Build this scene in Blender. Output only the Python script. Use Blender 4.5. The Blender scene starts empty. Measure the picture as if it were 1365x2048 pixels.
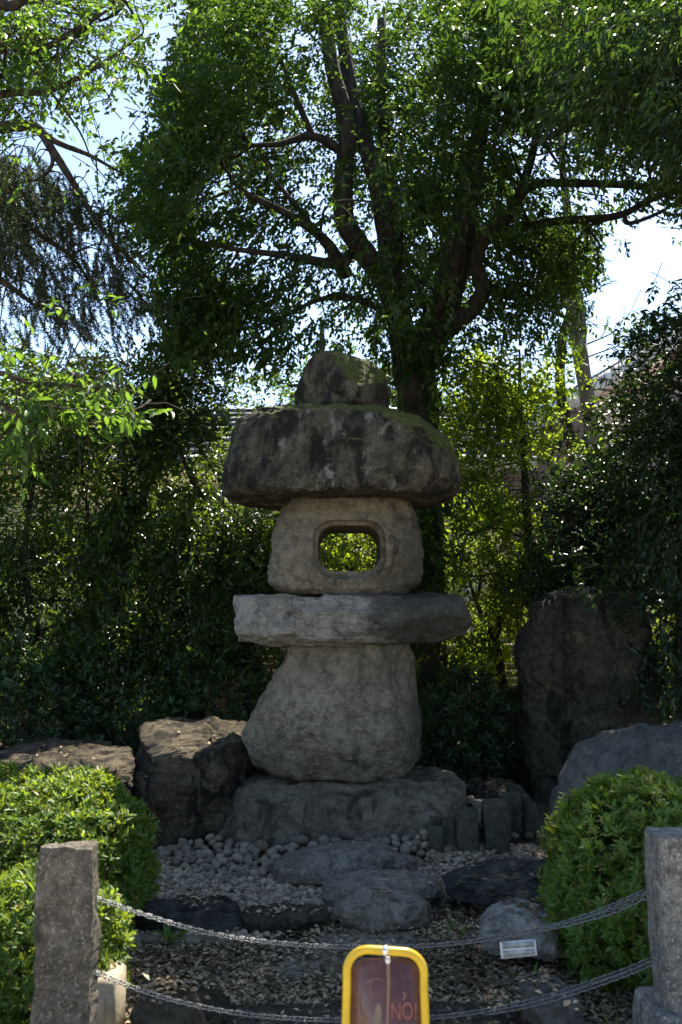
import bpy, math, random
import numpy as np
from mathutils import Vector, Matrix

random.seed(7)
RNG = np.random.default_rng(11)
scn = bpy.context.scene
COL = scn.collection

# ------------------------------------------------------------------ camera, sky, sun, exposure
PITCH = math.atan2(196.0, 1991.1)
CAM = np.array([0.0, 0.0, 1.6])
FPX = 1991.1
cam = bpy.data.cameras.new("camera")
cam.lens = 35.0
cam.sensor_width = 36.0
cam.sensor_fit = 'AUTO'
cam.clip_end = 2000.0
cam.dof.use_dof = True
cam.dof.focus_distance = 7.0
cam.dof.aperture_fstop = 4.0
camo = bpy.data.objects.new("camera", cam)
camo.location = CAM
camo.rotation_euler = (math.pi / 2 + PITCH, 0, 0)
COL.objects.link(camo)
scn.camera = camo

SUN_AZ, SUN_EL = math.radians(21.0), math.radians(55.0)      # azimuth clockwise from +Y
SUN = np.array([math.sin(SUN_AZ) * math.cos(SUN_EL), math.cos(SUN_AZ) * math.cos(SUN_EL), math.sin(SUN_EL)])
world = bpy.data.worlds.new("World")
scn.world = world
world.use_nodes = True
wn = world.node_tree.nodes
sky = wn.new("ShaderNodeTexSky")
sky.sky_type = 'NISHITA'
sky.sun_disc = False
sky.sun_elevation = SUN_EL
sky.sun_rotation = SUN_AZ
sky.air_density = 0.9
sky.dust_density = 0.6
sky.ozone_density = 1.0
wbg = wn["Background"]
wbg.inputs[1].default_value = 0.10
world.node_tree.links.new(sky.outputs[0], wbg.inputs[0])
sl = bpy.data.lights.new("sun", 'SUN')
sl.energy = 5.0
sl.angle = math.radians(0.5)
sl.color = (1.0, 0.93, 0.80)
so = bpy.data.objects.new("sun", sl)
so.rotation_euler = Vector(SUN).to_track_quat('Z', 'Y').to_euler()
so.location = (8, 8, 14)
COL.objects.link(so)
scn.view_settings.view_transform = 'Standard'
scn.view_settings.look = 'None'
scn.view_settings.gamma = 1.0
scn.view_settings.use_curve_mapping = False
scn.view_settings.exposure = 1.68
scn.cycles.max_bounces = 7
scn.cycles.diffuse_bounces = 3
scn.cycles.glossy_bounces = 2
scn.cycles.transmission_bounces = 4
scn.cycles.transparent_max_bounces = 4
scn.cycles.sample_clamp_indirect = 6.0
scn.cycles.use_denoising = True


def P(x, y, d):
    """photograph point -> place at distance d in front of the camera"""
    cx = (x - 682.5) / FPX
    cy = (1024.0 - y) / FPX
    v = np.array([cx, math.cos(PITCH) - cy * math.sin(PITCH), math.sin(PITCH) + cy * math.cos(PITCH)])
    return CAM + v * (d / v[1])


def PV(x, y, d):
    x = np.asarray(x, float); y = np.asarray(y, float); d = np.asarray(d, float)
    cx = (x - 682.5) / FPX
    cy = (1024.0 - y) / FPX
    v = np.stack([cx, math.cos(PITCH) - cy * math.sin(PITCH), math.sin(PITCH) + cy * math.cos(PITCH)], -1)
    return CAM + v * (d / v[..., 1])[..., None]


# ------------------------------------------------------------------ noise
_perm = np.random.default_rng(3).permutation(256)
_perm = np.concatenate([_perm, _perm, _perm])
_g = np.random.default_rng(4).normal(size=(256, 3))
_g /= np.linalg.norm(_g, axis=1)[:, None]


def noise3(p):
    p = np.asarray(p, float)
    i = np.floor(p).astype(int)
    f = p - i
    u = f * f * f * (f * (f * 6 - 15) + 10)
    i &= 255
    out = 0
    for dx in (0, 1):
        for dy in (0, 1):
            for dz in (0, 1):
                h = _perm[_perm[_perm[(i[..., 0] + dx) & 255] + ((i[..., 1] + dy) & 255)] + ((i[..., 2] + dz) & 255)]
                gr = _g[h]
                dot = gr[..., 0] * (f[..., 0] - dx) + gr[..., 1] * (f[..., 1] - dy) + gr[..., 2] * (f[..., 2] - dz)
                w = (u[..., 0] if dx else 1 - u[..., 0]) * (u[..., 1] if dy else 1 - u[..., 1]) * (u[..., 2] if dz else 1 - u[..., 2])
                out = out + w * dot
    return out


def fbm(p, o=4, gain=0.5):
    p = np.asarray(p, float)
    s = 0; a = 1.0
    for k in range(o):
        s = s + a * noise3(p * (2.03 ** k) + 17.3 * k)
        a *= gain
    return s


# ------------------------------------------------------------------ objects
def wloc(o):
    l = np.zeros(3)
    while o is not None:
        l = l + np.array(o.location)
        o = o.parent
    return l


def tag(o, label=None, cat=None, group=None, kind=None):
    if label: o['label'] = label
    if cat: o['category'] = cat
    if group: o['group'] = group
    if kind: o['kind'] = kind
    return o


def thing(name, label, cat, loc, group=None):
    o = bpy.data.objects.new(name, None)
    o.empty_display_size = 0.1
    o.location = tuple(float(a) for a in loc)
    COL.objects.link(o)
    return tag(o, label, cat, group)


def raw_mesh(name, v, loops, starts, mat, smooth):
    me = bpy.data.meshes.new(name)
    v = np.asarray(v, np.float32)
    me.vertices.add(len(v))
    me.vertices.foreach_set("co", v.ravel())
    me.loops.add(len(loops))
    me.loops.foreach_set("vertex_index", np.asarray(loops, np.int32))
    me.polygons.add(len(starts))
    me.polygons.foreach_set("loop_start", np.asarray(starts, np.int32))
    me.update(calc_edges=True)
    if mat: me.materials.append(mat)
    if smooth:
        me.polygons.foreach_set("use_smooth", np.ones(len(starts), bool))
    me.validate()
    return me


def mesh_obj(name, v, faces, mat, parent=None, smooth=False, loc=None):
    """v in place coordinates; faces = list of index tuples or an (n,k) array"""
    v = np.asarray(v, float).reshape(-1, 3)
    if parent is not None:
        base = wloc(parent)
        off = base
        oloc = np.zeros(3)
        if loc is not None:
            off = np.asarray(loc, float); oloc = off - base
    else:
        if loc is None:
            loc = np.array([v[:, 0].mean(), v[:, 1].mean(), v[:, 2].min()])
        off = np.asarray(loc, float); oloc = off
    if isinstance(faces, np.ndarray):
        loops = faces.ravel(); starts = np.arange(len(faces)) * faces.shape[1]
    else:
        loops = [i for f in faces for i in f]
        ln = np.array([len(f) for f in faces])
        starts = np.concatenate([[0], np.cumsum(ln)[:-1]]) if len(ln) else []
    me = raw_mesh(name, v - off, loops, starts, mat, smooth)
    o = bpy.data.objects.new(name, me)
    o.location = tuple(float(a) for a in oloc)
    COL.objects.link(o)
    if parent is not None: o.parent = parent
    return o


class MB:
    def __init__(self):
        self.v = []; self.f = []; self.n = 0

    def add(self, v, f):
        v = np.asarray(v, float).reshape(-1, 3)
        self.v.append(v)
        self.f += [tuple(int(i) + self.n for i in q) for q in f]
        self.n += len(v)

    def box(self, lo, hi):
        x0, y0, z0 = lo; x1, y1, z1 = hi
        self.add([(x0, y0, z0), (x1, y0, z0), (x1, y1, z0), (x0, y1, z0), (x0, y0, z1), (x1, y0, z1), (x1, y1, z1), (x0, y1, z1)],
                 [(0, 3, 2, 1), (4, 5, 6, 7), (0, 1, 5, 4), (1, 2, 6, 5), (2, 3, 7, 6), (3, 0, 4, 7)])

    def build(self, name, mat, parent=None, smooth=False, loc=None):
        return mesh_obj(name, np.concatenate(self.v), self.f, mat, parent, smooth, loc)


def catmull(pts, k):
    p = np.asarray(pts, float)
    if len(p) < 3:
        t = np.linspace(0, 1, k + 1)[:, None]
        return p[0] * (1 - t) + p[-1] * t
    q = np.vstack([2 * p[0] - p[1], p, 2 * p[-1] - p[-2]])
    out = []
    for i in range(1, len(q) - 2):
        a, b, c, d = q[i - 1], q[i], q[i + 1], q[i + 2]
        for t in np.linspace(0, 1, k, endpoint=False):
            out.append(0.5 * (2 * b + (c - a) * t + (2 * a - 5 * b + 4 * c - d) * t * t + (3 * b - a - 3 * c + d) * t ** 3))
    out.append(p[-1])
    return np.array(out)


def tube(mb, path, radii, sides=8, jitter=0.0, closed=True):
    p = np.asarray(path, float); n = len(p)
    r = np.interp(np.linspace(0, 1, n), np.linspace(0, 1, len(np.atleast_1d(radii))), np.atleast_1d(radii))
    t = np.gradient(p, axis=0)
    t /= np.linalg.norm(t, axis=1)[:, None] + 1e-9
    ref = np.array([0, 0, 1.0]) if abs(t[0][2]) < 0.8 else np.array([0, 1.0, 0])
    u = np.cross(t[0], ref); u /= np.linalg.norm(u)
    V = []
    ang = np.linspace(0, 2 * math.pi, sides, endpoint=False)
    for i in range(n):
        u = u - t[i] * np.dot(u, t[i]); u /= np.linalg.norm(u) + 1e-9
        w = np.cross(t[i], u)
        rr = r[i] * (1 + jitter * RNG.uniform(-1, 1, sides))
        V.append(p[i] + np.outer(np.cos(ang) * rr, u) + np.outer(np.sin(ang) * rr, w))
    V = np.concatenate(V)
    F = []
    for i in range(n - 1):
        for k in range(sides):
            k2 = (k + 1) % sides
            F.append((i * sides + k, i * sides + k2, (i + 1) * sides + k2, (i + 1) * sides + k))
    if closed:
        F.append(tuple(range(sides))[::-1])
        F.append(tuple(range((n - 1) * sides, n * sides)))
    mb.add(V, F)


# ------------------------------------------------------------------ materials
def newmat(name):
    m = bpy.data.materials.new(name)
    m.use_nodes = True
    nt = m.node_tree
    b = nt.nodes["Principled BSDF"]
    return m, nt, b


class N:
    """tiny node helper"""
    def __init__(self, nt):
        self.nt = nt
        self.co = nt.nodes.new("ShaderNodeTexCoord")

    def l(self, a, b): self.nt.links.new(a, b)

    def mapping(self, scale, src=None, loc=(0, 0, 0)):
        m = self.nt.nodes.new("ShaderNodeMapping")
        m.inputs["Scale"].default_value = scale
        m.inputs["Location"].default_value = loc
        self.l(src or self.co.outputs["Object"], m.inputs[0])
        return m.outputs[0]

    def noise(self, scale, detail=4, rough=0.6, vec=None, dist=0.0):
        n = self.nt.nodes.new("ShaderNodeTexNoise")
        n.inputs["Scale"].default_value = scale
        n.inputs["Detail"].default_value = detail
        n.inputs["Roughness"].default_value = rough
        n.inputs["Distortion"].default_value = dist
        self.l(vec or self.co.outputs["Object"], n.inputs["Vector"])
        return n.outputs[0]

    def voronoi(self, scale, feature='F1', vec=None):
        n = self.nt.nodes.new("ShaderNodeTexVoronoi")
        n.feature = feature
        n.inputs["Scale"].default_value = scale
        self.l(vec or self.co.outputs["Object"], n.inputs["Vector"])
        return n.outputs[0]

    def ramp(self, src, lo, hi, a=0.0, b=1.0):
        n = self.nt.nodes.new("ShaderNodeMapRange")
        n.interpolation_type = 'SMOOTHSTEP'
        n.inputs[1].default_value = lo; n.inputs[2].default_value = hi
        n.inputs[3].default_value = a; n.inputs[4].default_value = b
        self.l(src, n.inputs[0])
        return n.outputs[0]

    def math(self, op, a, b):
        n = self.nt.nodes.new("ShaderNodeMath"); n.operation = op
        for i, s in enumerate((a, b)):
            if isinstance(s, (int, float)): n.inputs[i].default_value = s
            else: self.l(s, n.inputs[i])
        return n.outputs[0]

    def mix(self, fac, a, b):
        n = self.nt.nodes.new("ShaderNodeMix"); n.data_type = 'RGBA'
        if isinstance(fac, (int, float)): n.inputs[0].default_value = fac
        else: self.l(fac, n.inputs[0])
        for i, s in ((6, a), (7, b)):
            if isinstance(s, tuple): n.inputs[i].default_value = (*s, 1) if len(s) == 3 else s
            else: self.l(s, n.inputs[i])
        return n.outputs[2]

    def bump(self, h, strength, dist=0.02, prev=None):
        n = self.nt.nodes.new("ShaderNodeBump")
        n.inputs["Strength"].default_value = strength
        n.inputs["Distance"].default_value = dist
        self.l(h, n.inputs["Height"])
        if prev: self.l(prev, n.inputs["Normal"])
        return n.outputs[0]


def stone(name, a, b, dark=None, dark_amt=(0.55, 0.7), pale=None, pale_amt=(0.58, 0.7), moss=None, moss_amt=(0.35, 0.75),
          streak=1.0, speck=0.36, bump=0.6, rough=0.9, scale=1.0, layered=False, side=None):
    wm = lambda q: None if q is None else (q[0] * 0.92, q[1] * 0.84, q[2] * 0.72)
    a, b, dark, pale = wm(a), wm(b), wm(dark), wm(pale)
    m, nt, bs = newmat(name)
    n = N(nt)
    big = n.noise(2.2 * scale, 6, 0.62)
    c = n.mix(n.ramp(big, 0.32, 0.68), a, b)
    fine = n.noise(46 * scale, 4, 0.75)
    mid = n.noise(14 * scale, 6, 0.65)
    c = n.mix(n.ramp(mid, 0.38, 0.66, 0, 0.75), c, tuple(x * 0.45 for x in a))
    sp = n.ramp(fine, 0.52, 0.66, 0, speck)
    c = n.mix(sp, c, tuple(min(1, x * 1.9) for x in b))
    sp2 = n.ramp(n.noise(62 * scale, 3, 0.7), 0.54, 0.66, 0, speck)
    c = n.mix(sp2, c, tuple(x * 0.3 for x in a))
    if dark:
        v = n.mapping((1, 1, 1 / (1 + 2.2 * streak)))
        dn = n.noise(5.5 * scale, 7, 0.7, v, 0.4)
        c = n.mix(n.ramp(dn, dark_amt[0], dark_amt[1], 0, 0.95), c, dark)
    if side:  # darkens the right side: weathering, with the shaded side put into the colour
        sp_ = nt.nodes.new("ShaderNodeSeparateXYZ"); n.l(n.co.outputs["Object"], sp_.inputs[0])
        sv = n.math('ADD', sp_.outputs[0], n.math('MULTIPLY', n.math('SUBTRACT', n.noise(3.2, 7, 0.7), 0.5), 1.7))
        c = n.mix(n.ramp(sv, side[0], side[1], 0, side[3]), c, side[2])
    if pale:
        v = n.mapping((1, 1, 1 / (1 + 1.2 * streak)), loc=(3.1, 1.7, 0.4))
        pn = n.noise(6.5 * scale, 8, 0.75, v, 0.3)
        c = n.mix(n.ramp(pn, pale_amt[0], pale_amt[1], 0, 0.85), c, pale)
    if moss:
        geo = nt.nodes.new("ShaderNodeNewGeometry")
        sep = nt.nodes.new("ShaderNodeSeparateXYZ")
        n.l(geo.outputs["Normal"], sep.inputs[0])
        k = n.math('ADD', sep.outputs[2], n.math('MULTIPLY', n.math('SUBTRACT', n.noise(4 * scale, 6, 0.7), 0.5), 1.6))
        k = n.math('ADD', k, n.math('MULTIPLY', sep.outputs[0], 0.35))
        mm = n.ramp(k, moss_amt[0], moss_amt[1])
        mc = n.mix(n.ramp(n.noise(60, 3, 0.7), 0.35, 0.65), moss, tuple(x * 0.4 for x in moss))
        c = n.mix(mm, c, mc)
    n.l(c, bs.inputs["Base Color"])
    bs.inputs["Roughness"].default_value = rough
    bs.inputs["Specular IOR Level"].default_value = 0.25
    bv = n.mapping((1, 1, 5)) if layered else None
    h1 = n.noise(11 * scale, 8, 0.7, bv)
    h2 = n.noise(38 * scale, 6, 0.75)
    h0 = n.noise(4.5 * scale, 9, 0.75, bv, 0.6)
    nb = n.bump(h0, min(1, bump * 1.2), 0.09)
    nb = n.bump(h1, bump, 0.05, nb)
    nb = n.bump(h2, bump, 0.012, nb)
    if layered: nb = n.bump(n.noise(9, 4, 0.6, n.mapping((0.6, 0.6, 9))), 0.8, 0.03, nb)
    n.l(nb, bs.inputs["Normal"])
    return m


def leafmat(name, c1, c2, trans, tcol, rough=0.38, spec=0.5, old=None):
    m, nt, bs = newmat(name)
    n = N(nt)
    geo = nt.nodes.new("ShaderNodeNewGeometry")
    r = geo.outputs["Random Per Island"]
    c = n.mix(n.ramp(r, 0.0, 1.0), c1, c2)
    big = n.noise(1.3, 2, 0.5)
    c = n.mix(n.ramp(big, 0.4, 0.65, 0, 0.5), c, tuple(x * 0.6 for x in c1))
    c = n.mix(n.ramp(n.noise(6.5, 3, 0.6), 0.42, 0.66, 0, 0.6), c, tuple(x * 0.5 for x in c1))
    if old:
        c = n.mix(n.ramp(r, 0.945, 0.955), c, old)
    n.l(c, bs.inputs["Base Color"])
    bs.inputs["Roughness"].default_value = rough
    bs.inputs["Specular IOR Level"].default_value = spec
    tr = nt.nodes.new("ShaderNodeBsdfTranslucent")
    tc = n.mix(n.ramp(r, 0.0, 1.0), tcol, tuple(x * 0.6 for x in tcol))
    n.l(tc, tr.inputs[0])
    mx = nt.nodes.new("ShaderNodeMixShader")
    mx.inputs[0].default_value = trans
    n.l(bs.outputs[0], mx.inputs[1]); n.l(tr.outputs[0], mx.inputs[2])
    n.l(mx.outputs[0], nt.nodes["Material Output"].inputs[0])
    return m


def plain(name, col, rough=0.6, metal=0.0, spec=0.5, var=0.25, vscale=8, bump=0.0, bscale=40, vec=(1, 1, 1)):
    m, nt, bs = newmat(name)
    n = N(nt)
    v = n.mapping(vec)
    c = n.mix(n.ramp(n.noise(vscale, 6, 0.65, v), 0.3, 0.7), tuple(x * (1 - var) for x in col), tuple(min(1, x * (1 + var)) for x in col))
    n.l(c, bs.inputs["Base Color"])
    bs.inputs["Roughness"].default_value = rough
    bs.inputs["Metallic"].default_value = metal
    bs.inputs["Specular IOR Level"].default_value = spec
    if bump: n.l(n.bump(n.noise(bscale, 5, 0.65, v), bump, 0.02), bs.inputs["Normal"])
    return m


def bark(name, a, b, lichen=None):
    m, nt, bs = newmat(name)
    n = N(nt)
    v = n.mapping((1, 1, 0.25))
    h = n.noise(22, 7, 0.7, v, 0.5)
    c = n.mix(n.ramp(h, 0.35, 0.65), a, b)
    if lichen: c = n.mix(n.ramp(n.noise(4, 6, 0.7), 0.52, 0.68, 0, 0.8), c, lichen)
    n.l(c, bs.inputs["Base Color"])
    bs.inputs["Roughness"].default_value = 0.95
    bs.inputs["Specular IOR Level"].default_value = 0.10
    n.l(n.bump(h, 0.9, 0.03), bs.inputs["Normal"])
    return m


M = {}
M['cap'] = stone("cap_stone_lichen", (0.080, 0.076, 0.062), (0.145, 0.137, 0.114), dark=(0.012, 0.012, 0.011), dark_amt=(0.42, 0.60),
                 pale=(0.27, 0.285, 0.27), pale_amt=(0.55, 0.66), moss=(0.12, 0.14, 0.03), moss_amt=(0.36, 0.85), streak=0.5)
M['finial'] = stone("finial_stone_lichen", (0.09, 0.088, 0.073), (0.16, 0.15, 0.13), dark=(0.014, 0.014, 0.013), dark_amt=(0.45, 0.6),
                    pale=(0.22, 0.24, 0.22), pale_amt=(0.60, 0.70), moss=(0.11, 0.13, 0.028), moss_amt=(0.3, 0.8), streak=0.8)
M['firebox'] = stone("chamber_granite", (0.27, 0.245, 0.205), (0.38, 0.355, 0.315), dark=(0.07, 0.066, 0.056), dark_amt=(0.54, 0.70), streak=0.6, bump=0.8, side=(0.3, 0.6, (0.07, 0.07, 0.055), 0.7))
M['reveal'] = stone('bounce_tinted_reveal', (0.25, 0.18, 0.12), (0.33, 0.25, 0.17), bump=0.3)  # ochre tint puts warm bounce light into the stone colour
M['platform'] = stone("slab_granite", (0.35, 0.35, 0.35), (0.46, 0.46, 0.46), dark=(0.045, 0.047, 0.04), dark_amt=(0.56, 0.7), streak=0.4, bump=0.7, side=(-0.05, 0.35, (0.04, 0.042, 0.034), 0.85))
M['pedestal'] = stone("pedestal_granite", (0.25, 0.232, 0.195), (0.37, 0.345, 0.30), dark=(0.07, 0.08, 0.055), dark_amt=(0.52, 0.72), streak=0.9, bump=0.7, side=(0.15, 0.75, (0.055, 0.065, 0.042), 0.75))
M['foot'] = stone("foot_stone_dark", (0.18, 0.17, 0.142), (0.28, 0.262, 0.222), dark=(0.045, 0.042, 0.042), dark_amt=(0.50, 0.64), streak=0.8, bump=0.7,
                  pale=(0.16, 0.17, 0.16), pale_amt=(0.64, 0.74))
M['boulder'] = stone("boulder_dark", (0.085, 0.082, 0.073), (0.16, 0.15, 0.127), dark=(0.02, 0.02, 0.018), dark_amt=(0.5, 0.65), bump=1.0, speck=0.4, streak=0.3)
M['boulder_warm'] = stone("boulder_warm", (0.125, 0.108, 0.08), (0.22, 0.19, 0.142), dark=(0.022, 0.022, 0.019), dark_amt=(0.46, 0.58), bump=1.0, speck=0.4, streak=0.3)
M['standing'] = stone("standing_stone", (0.075, 0.077, 0.065), (0.13, 0.13, 0.108), dark=(0.018, 0.018, 0.016), dark_amt=(0.5, 0.65),
                      pale=(0.19, 0.18, 0.09), pale_amt=(0.56, 0.68), bump=1.0, speck=0.35, streak=1.0)
M['grey_boulder'] = stone("smooth_grey_boulder", (0.095, 0.10, 0.105), (0.14, 0.145, 0.15), dark=(0.05, 0.052, 0.055), dark_amt=(0.55, 0.72), bump=0.4, speck=0.25, streak=0.3)
M['step'] = stone("stepping_stone", (0.23, 0.222, 0.20), (0.33, 0.32, 0.29), dark=(0.04, 0.045, 0.045), dark_amt=(0.5, 0.7), bump=0.5, streak=0.2)
M['slate'] = stone("layered_rock", (0.085, 0.093, 0.10), (0.15, 0.157, 0.163), dark=(0.022, 0.024, 0.027), dark_amt=(0.5, 0.62), bump=0.9, layered=True, streak=-0.3, speck=0.2)
M['pale_rock'] = stone("pale_rock", (0.40, 0.41, 0.43), (0.56, 0.575, 0.60), dark=(0.10, 0.10, 0.10), dark_amt=(0.56, 0.72), bump=0.9, streak=0.2)
M['basalt'] = stone("basalt_post", (0.085, 0.088, 0.074), (0.135, 0.138, 0.117), dark=(0.025, 0.03, 0.02), dark_amt=(0.5, 0.7), bump=0.4, speck=0.25)
M['granite'] = stone("granite_post", (0.26, 0.245, 0.22), (0.40, 0.385, 0.355), dark=(0.09, 0.09, 0.075), dark_amt=(0.5, 0.66), bump=1.0, speck=0.75, streak=0.7, scale=1.6)
M['granite_pale'] = stone("granite_post_pale", (0.31, 0.315, 0.32), (0.46, 0.465, 0.47), dark=(0.10, 0.085, 0.08), dark_amt=(0.56, 0.70), bump=0.6, speck=0.8, streak=1.0, scale=1.6)
M['mossy'] = stone("mossy_stone", (0.06, 0.06, 0.05), (0.10, 0.10, 0.085), moss=(0.035, 0.036, 0.015), moss_amt=(0.6, 1.2), bump=0.6, streak=0.1)

M['leaf_dark'] = leafmat("evergreen_leaf", (0.022, 0.048, 0.014), (0.046, 0.082, 0.022), 0.42, (0.135, 0.235, 0.02), 0.38, 0.22)
M['leaf_oak'] = leafmat("evergreen_oak_leaf", (0.022, 0.046, 0.016), (0.044, 0.076, 0.026), 0.32, (0.12, 0.22, 0.02), 0.42, 0.2)
M['leaf_holly'] = leafmat("holly_leaf", (0.016, 0.036, 0.016), (0.032, 0.058, 0.024), 0.24, (0.08, 0.16, 0.015), 0.36, 0.3)
M['leaf_hedge'] = leafmat("camellia_leaf", (0.020, 0.046, 0.014), (0.046, 0.084, 0.022), 0.32, (0.22, 0.35, 0.015), 0.34, 0.36)
M['leaf_young'] = leafmat("young_leaf", (0.055, 0.11, 0.02), (0.09, 0.155, 0.025), 0.55, (0.42, 0.56, 0.02), 0.42, 0.2)
M['leaf_spring'] = leafmat("spring_leaf", (0.06, 0.12, 0.035), (0.09, 0.16, 0.045), 0.48, (0.24, 0.42, 0.03), 0.45, 0.2)
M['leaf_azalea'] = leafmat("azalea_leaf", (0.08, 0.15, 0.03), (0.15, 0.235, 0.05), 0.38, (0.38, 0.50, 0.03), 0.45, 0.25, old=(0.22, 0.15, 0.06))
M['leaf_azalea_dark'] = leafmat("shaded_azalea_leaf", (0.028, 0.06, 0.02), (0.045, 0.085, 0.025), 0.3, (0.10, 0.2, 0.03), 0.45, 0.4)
M['needle'] = leafmat("cedar_needle", (0.035, 0.055, 0.032), (0.06, 0.085, 0.045), 0.22, (0.12, 0.18, 0.05), 0.5, 0.3)
M['litter'] = leafmat("dead_leaf", (0.15, 0.11, 0.068), (0.56, 0.44, 0.285), 0.08, (0.25, 0.16, 0.07), 0.7, 0.25, old=(0.07, 0.10, 0.03))
M['bark'] = bark("dark_bark", (0.022, 0.019, 0.016), (0.06, 0.052, 0.042))
M['bark_brown'] = bark("brown_bark", (0.035, 0.028, 0.021), (0.085, 0.07, 0.05))
M['bark_pale'] = bark("pale_bark", (0.14, 0.115, 0.085), (0.26, 0.225, 0.175), lichen=(0.10, 0.10, 0.07))
M['twig'] = plain("twig", (0.05, 0.04, 0.03), 0.9, var=0.4, spec=0.2)

# ------------------------------------------------------------------ ground
def ground_z(x, y):
    x = np.asarray(x, float); y = np.asarray(y, float)
    mound = 0.13 * np.exp(-(((x - 0.25) / 1.25) ** 2 + ((y - 7.4) / 1.0) ** 2) ** 2)
    back = 0.22 / (1 + np.exp(-(y - 8.6) * 3.0))
    return mound + back + 0.02 * noise3(np.stack([x * 1.7, y * 1.7, 0 * x], -1))


m, nt, bs = newmat("soil")
n = N(nt)
c = n.mix(n.ramp(n.noise(3, 7, 0.7), 0.35, 0.65), (0.05, 0.041, 0.031), (0.105, 0.088, 0.066))
c = n.mix(n.ramp(n.noise(70, 4, 0.7), 0.5, 0.68, 0, 0.8), c, (0.13, 0.105, 0.075))
n.l(c, bs.inputs["Base Color"]); bs.inputs["Roughness"].default_value = 0.95; bs.inputs["Specular IOR Level"].default_value = 0.10
n.l(n.bump(n.noise(45, 6, 0.7), 0.9, 0.03), bs.inputs["Normal"])
M['soil'] = m
gx = np.concatenate([[-150, -60, -25, -12], np.arange(-6, 6.01, 0.12), [12, 25, 60, 150]])
gy = np.concatenate([[-60, -20, -6], np.arange(0, 13.01, 0.12), [18, 30, 60, 150, 300]])
X, Y = np.meshgrid(gx, gy)
Z = ground_z(X, Y)
V = np.stack([X, Y, Z], -1).reshape(-1, 3)
w = len(gx)
ii = np.arange((len(gy) - 1) * w).reshape(-1, w)[:, :-1].ravel()
F = np.stack([ii, ii + 1, ii + w + 1, ii + w], 1)
tag(mesh_obj("ground", V, F, M['soil'], smooth=True, loc=(0, 0, 0)), "bare dark soil of the garden floor", kind="structure")


M['path'] = plain("pale_bounce_path", (0.40, 0.345, 0.265), 0.9, var=0.15, vscale=3, bump=0.4, bscale=60, spec=0.2)  # unseen pale ground added to bounce warm light onto the lantern front
px_ = np.linspace(-30, 30, 61); py_ = np.linspace(-40, 2.75, 60)
X, Y = np.meshgrid(px_, py_)
Y = Y + 0.06 * np.sin(X * 3.1) * (Y > 2.7)
V = np.stack([X, Y, np.full_like(X, 0.045)], -1).reshape(-1, 3)
ii = np.arange(59 * 61).reshape(-1, 61)[:, :-1].ravel()
tag(mesh_obj("path", V, np.stack([ii, ii + 1, ii + 62, ii + 61], 1), M['path'], smooth=True, loc=(0, 0, 0)), "unseen pale path added in front of the chains to bounce light", kind="structure")


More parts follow.
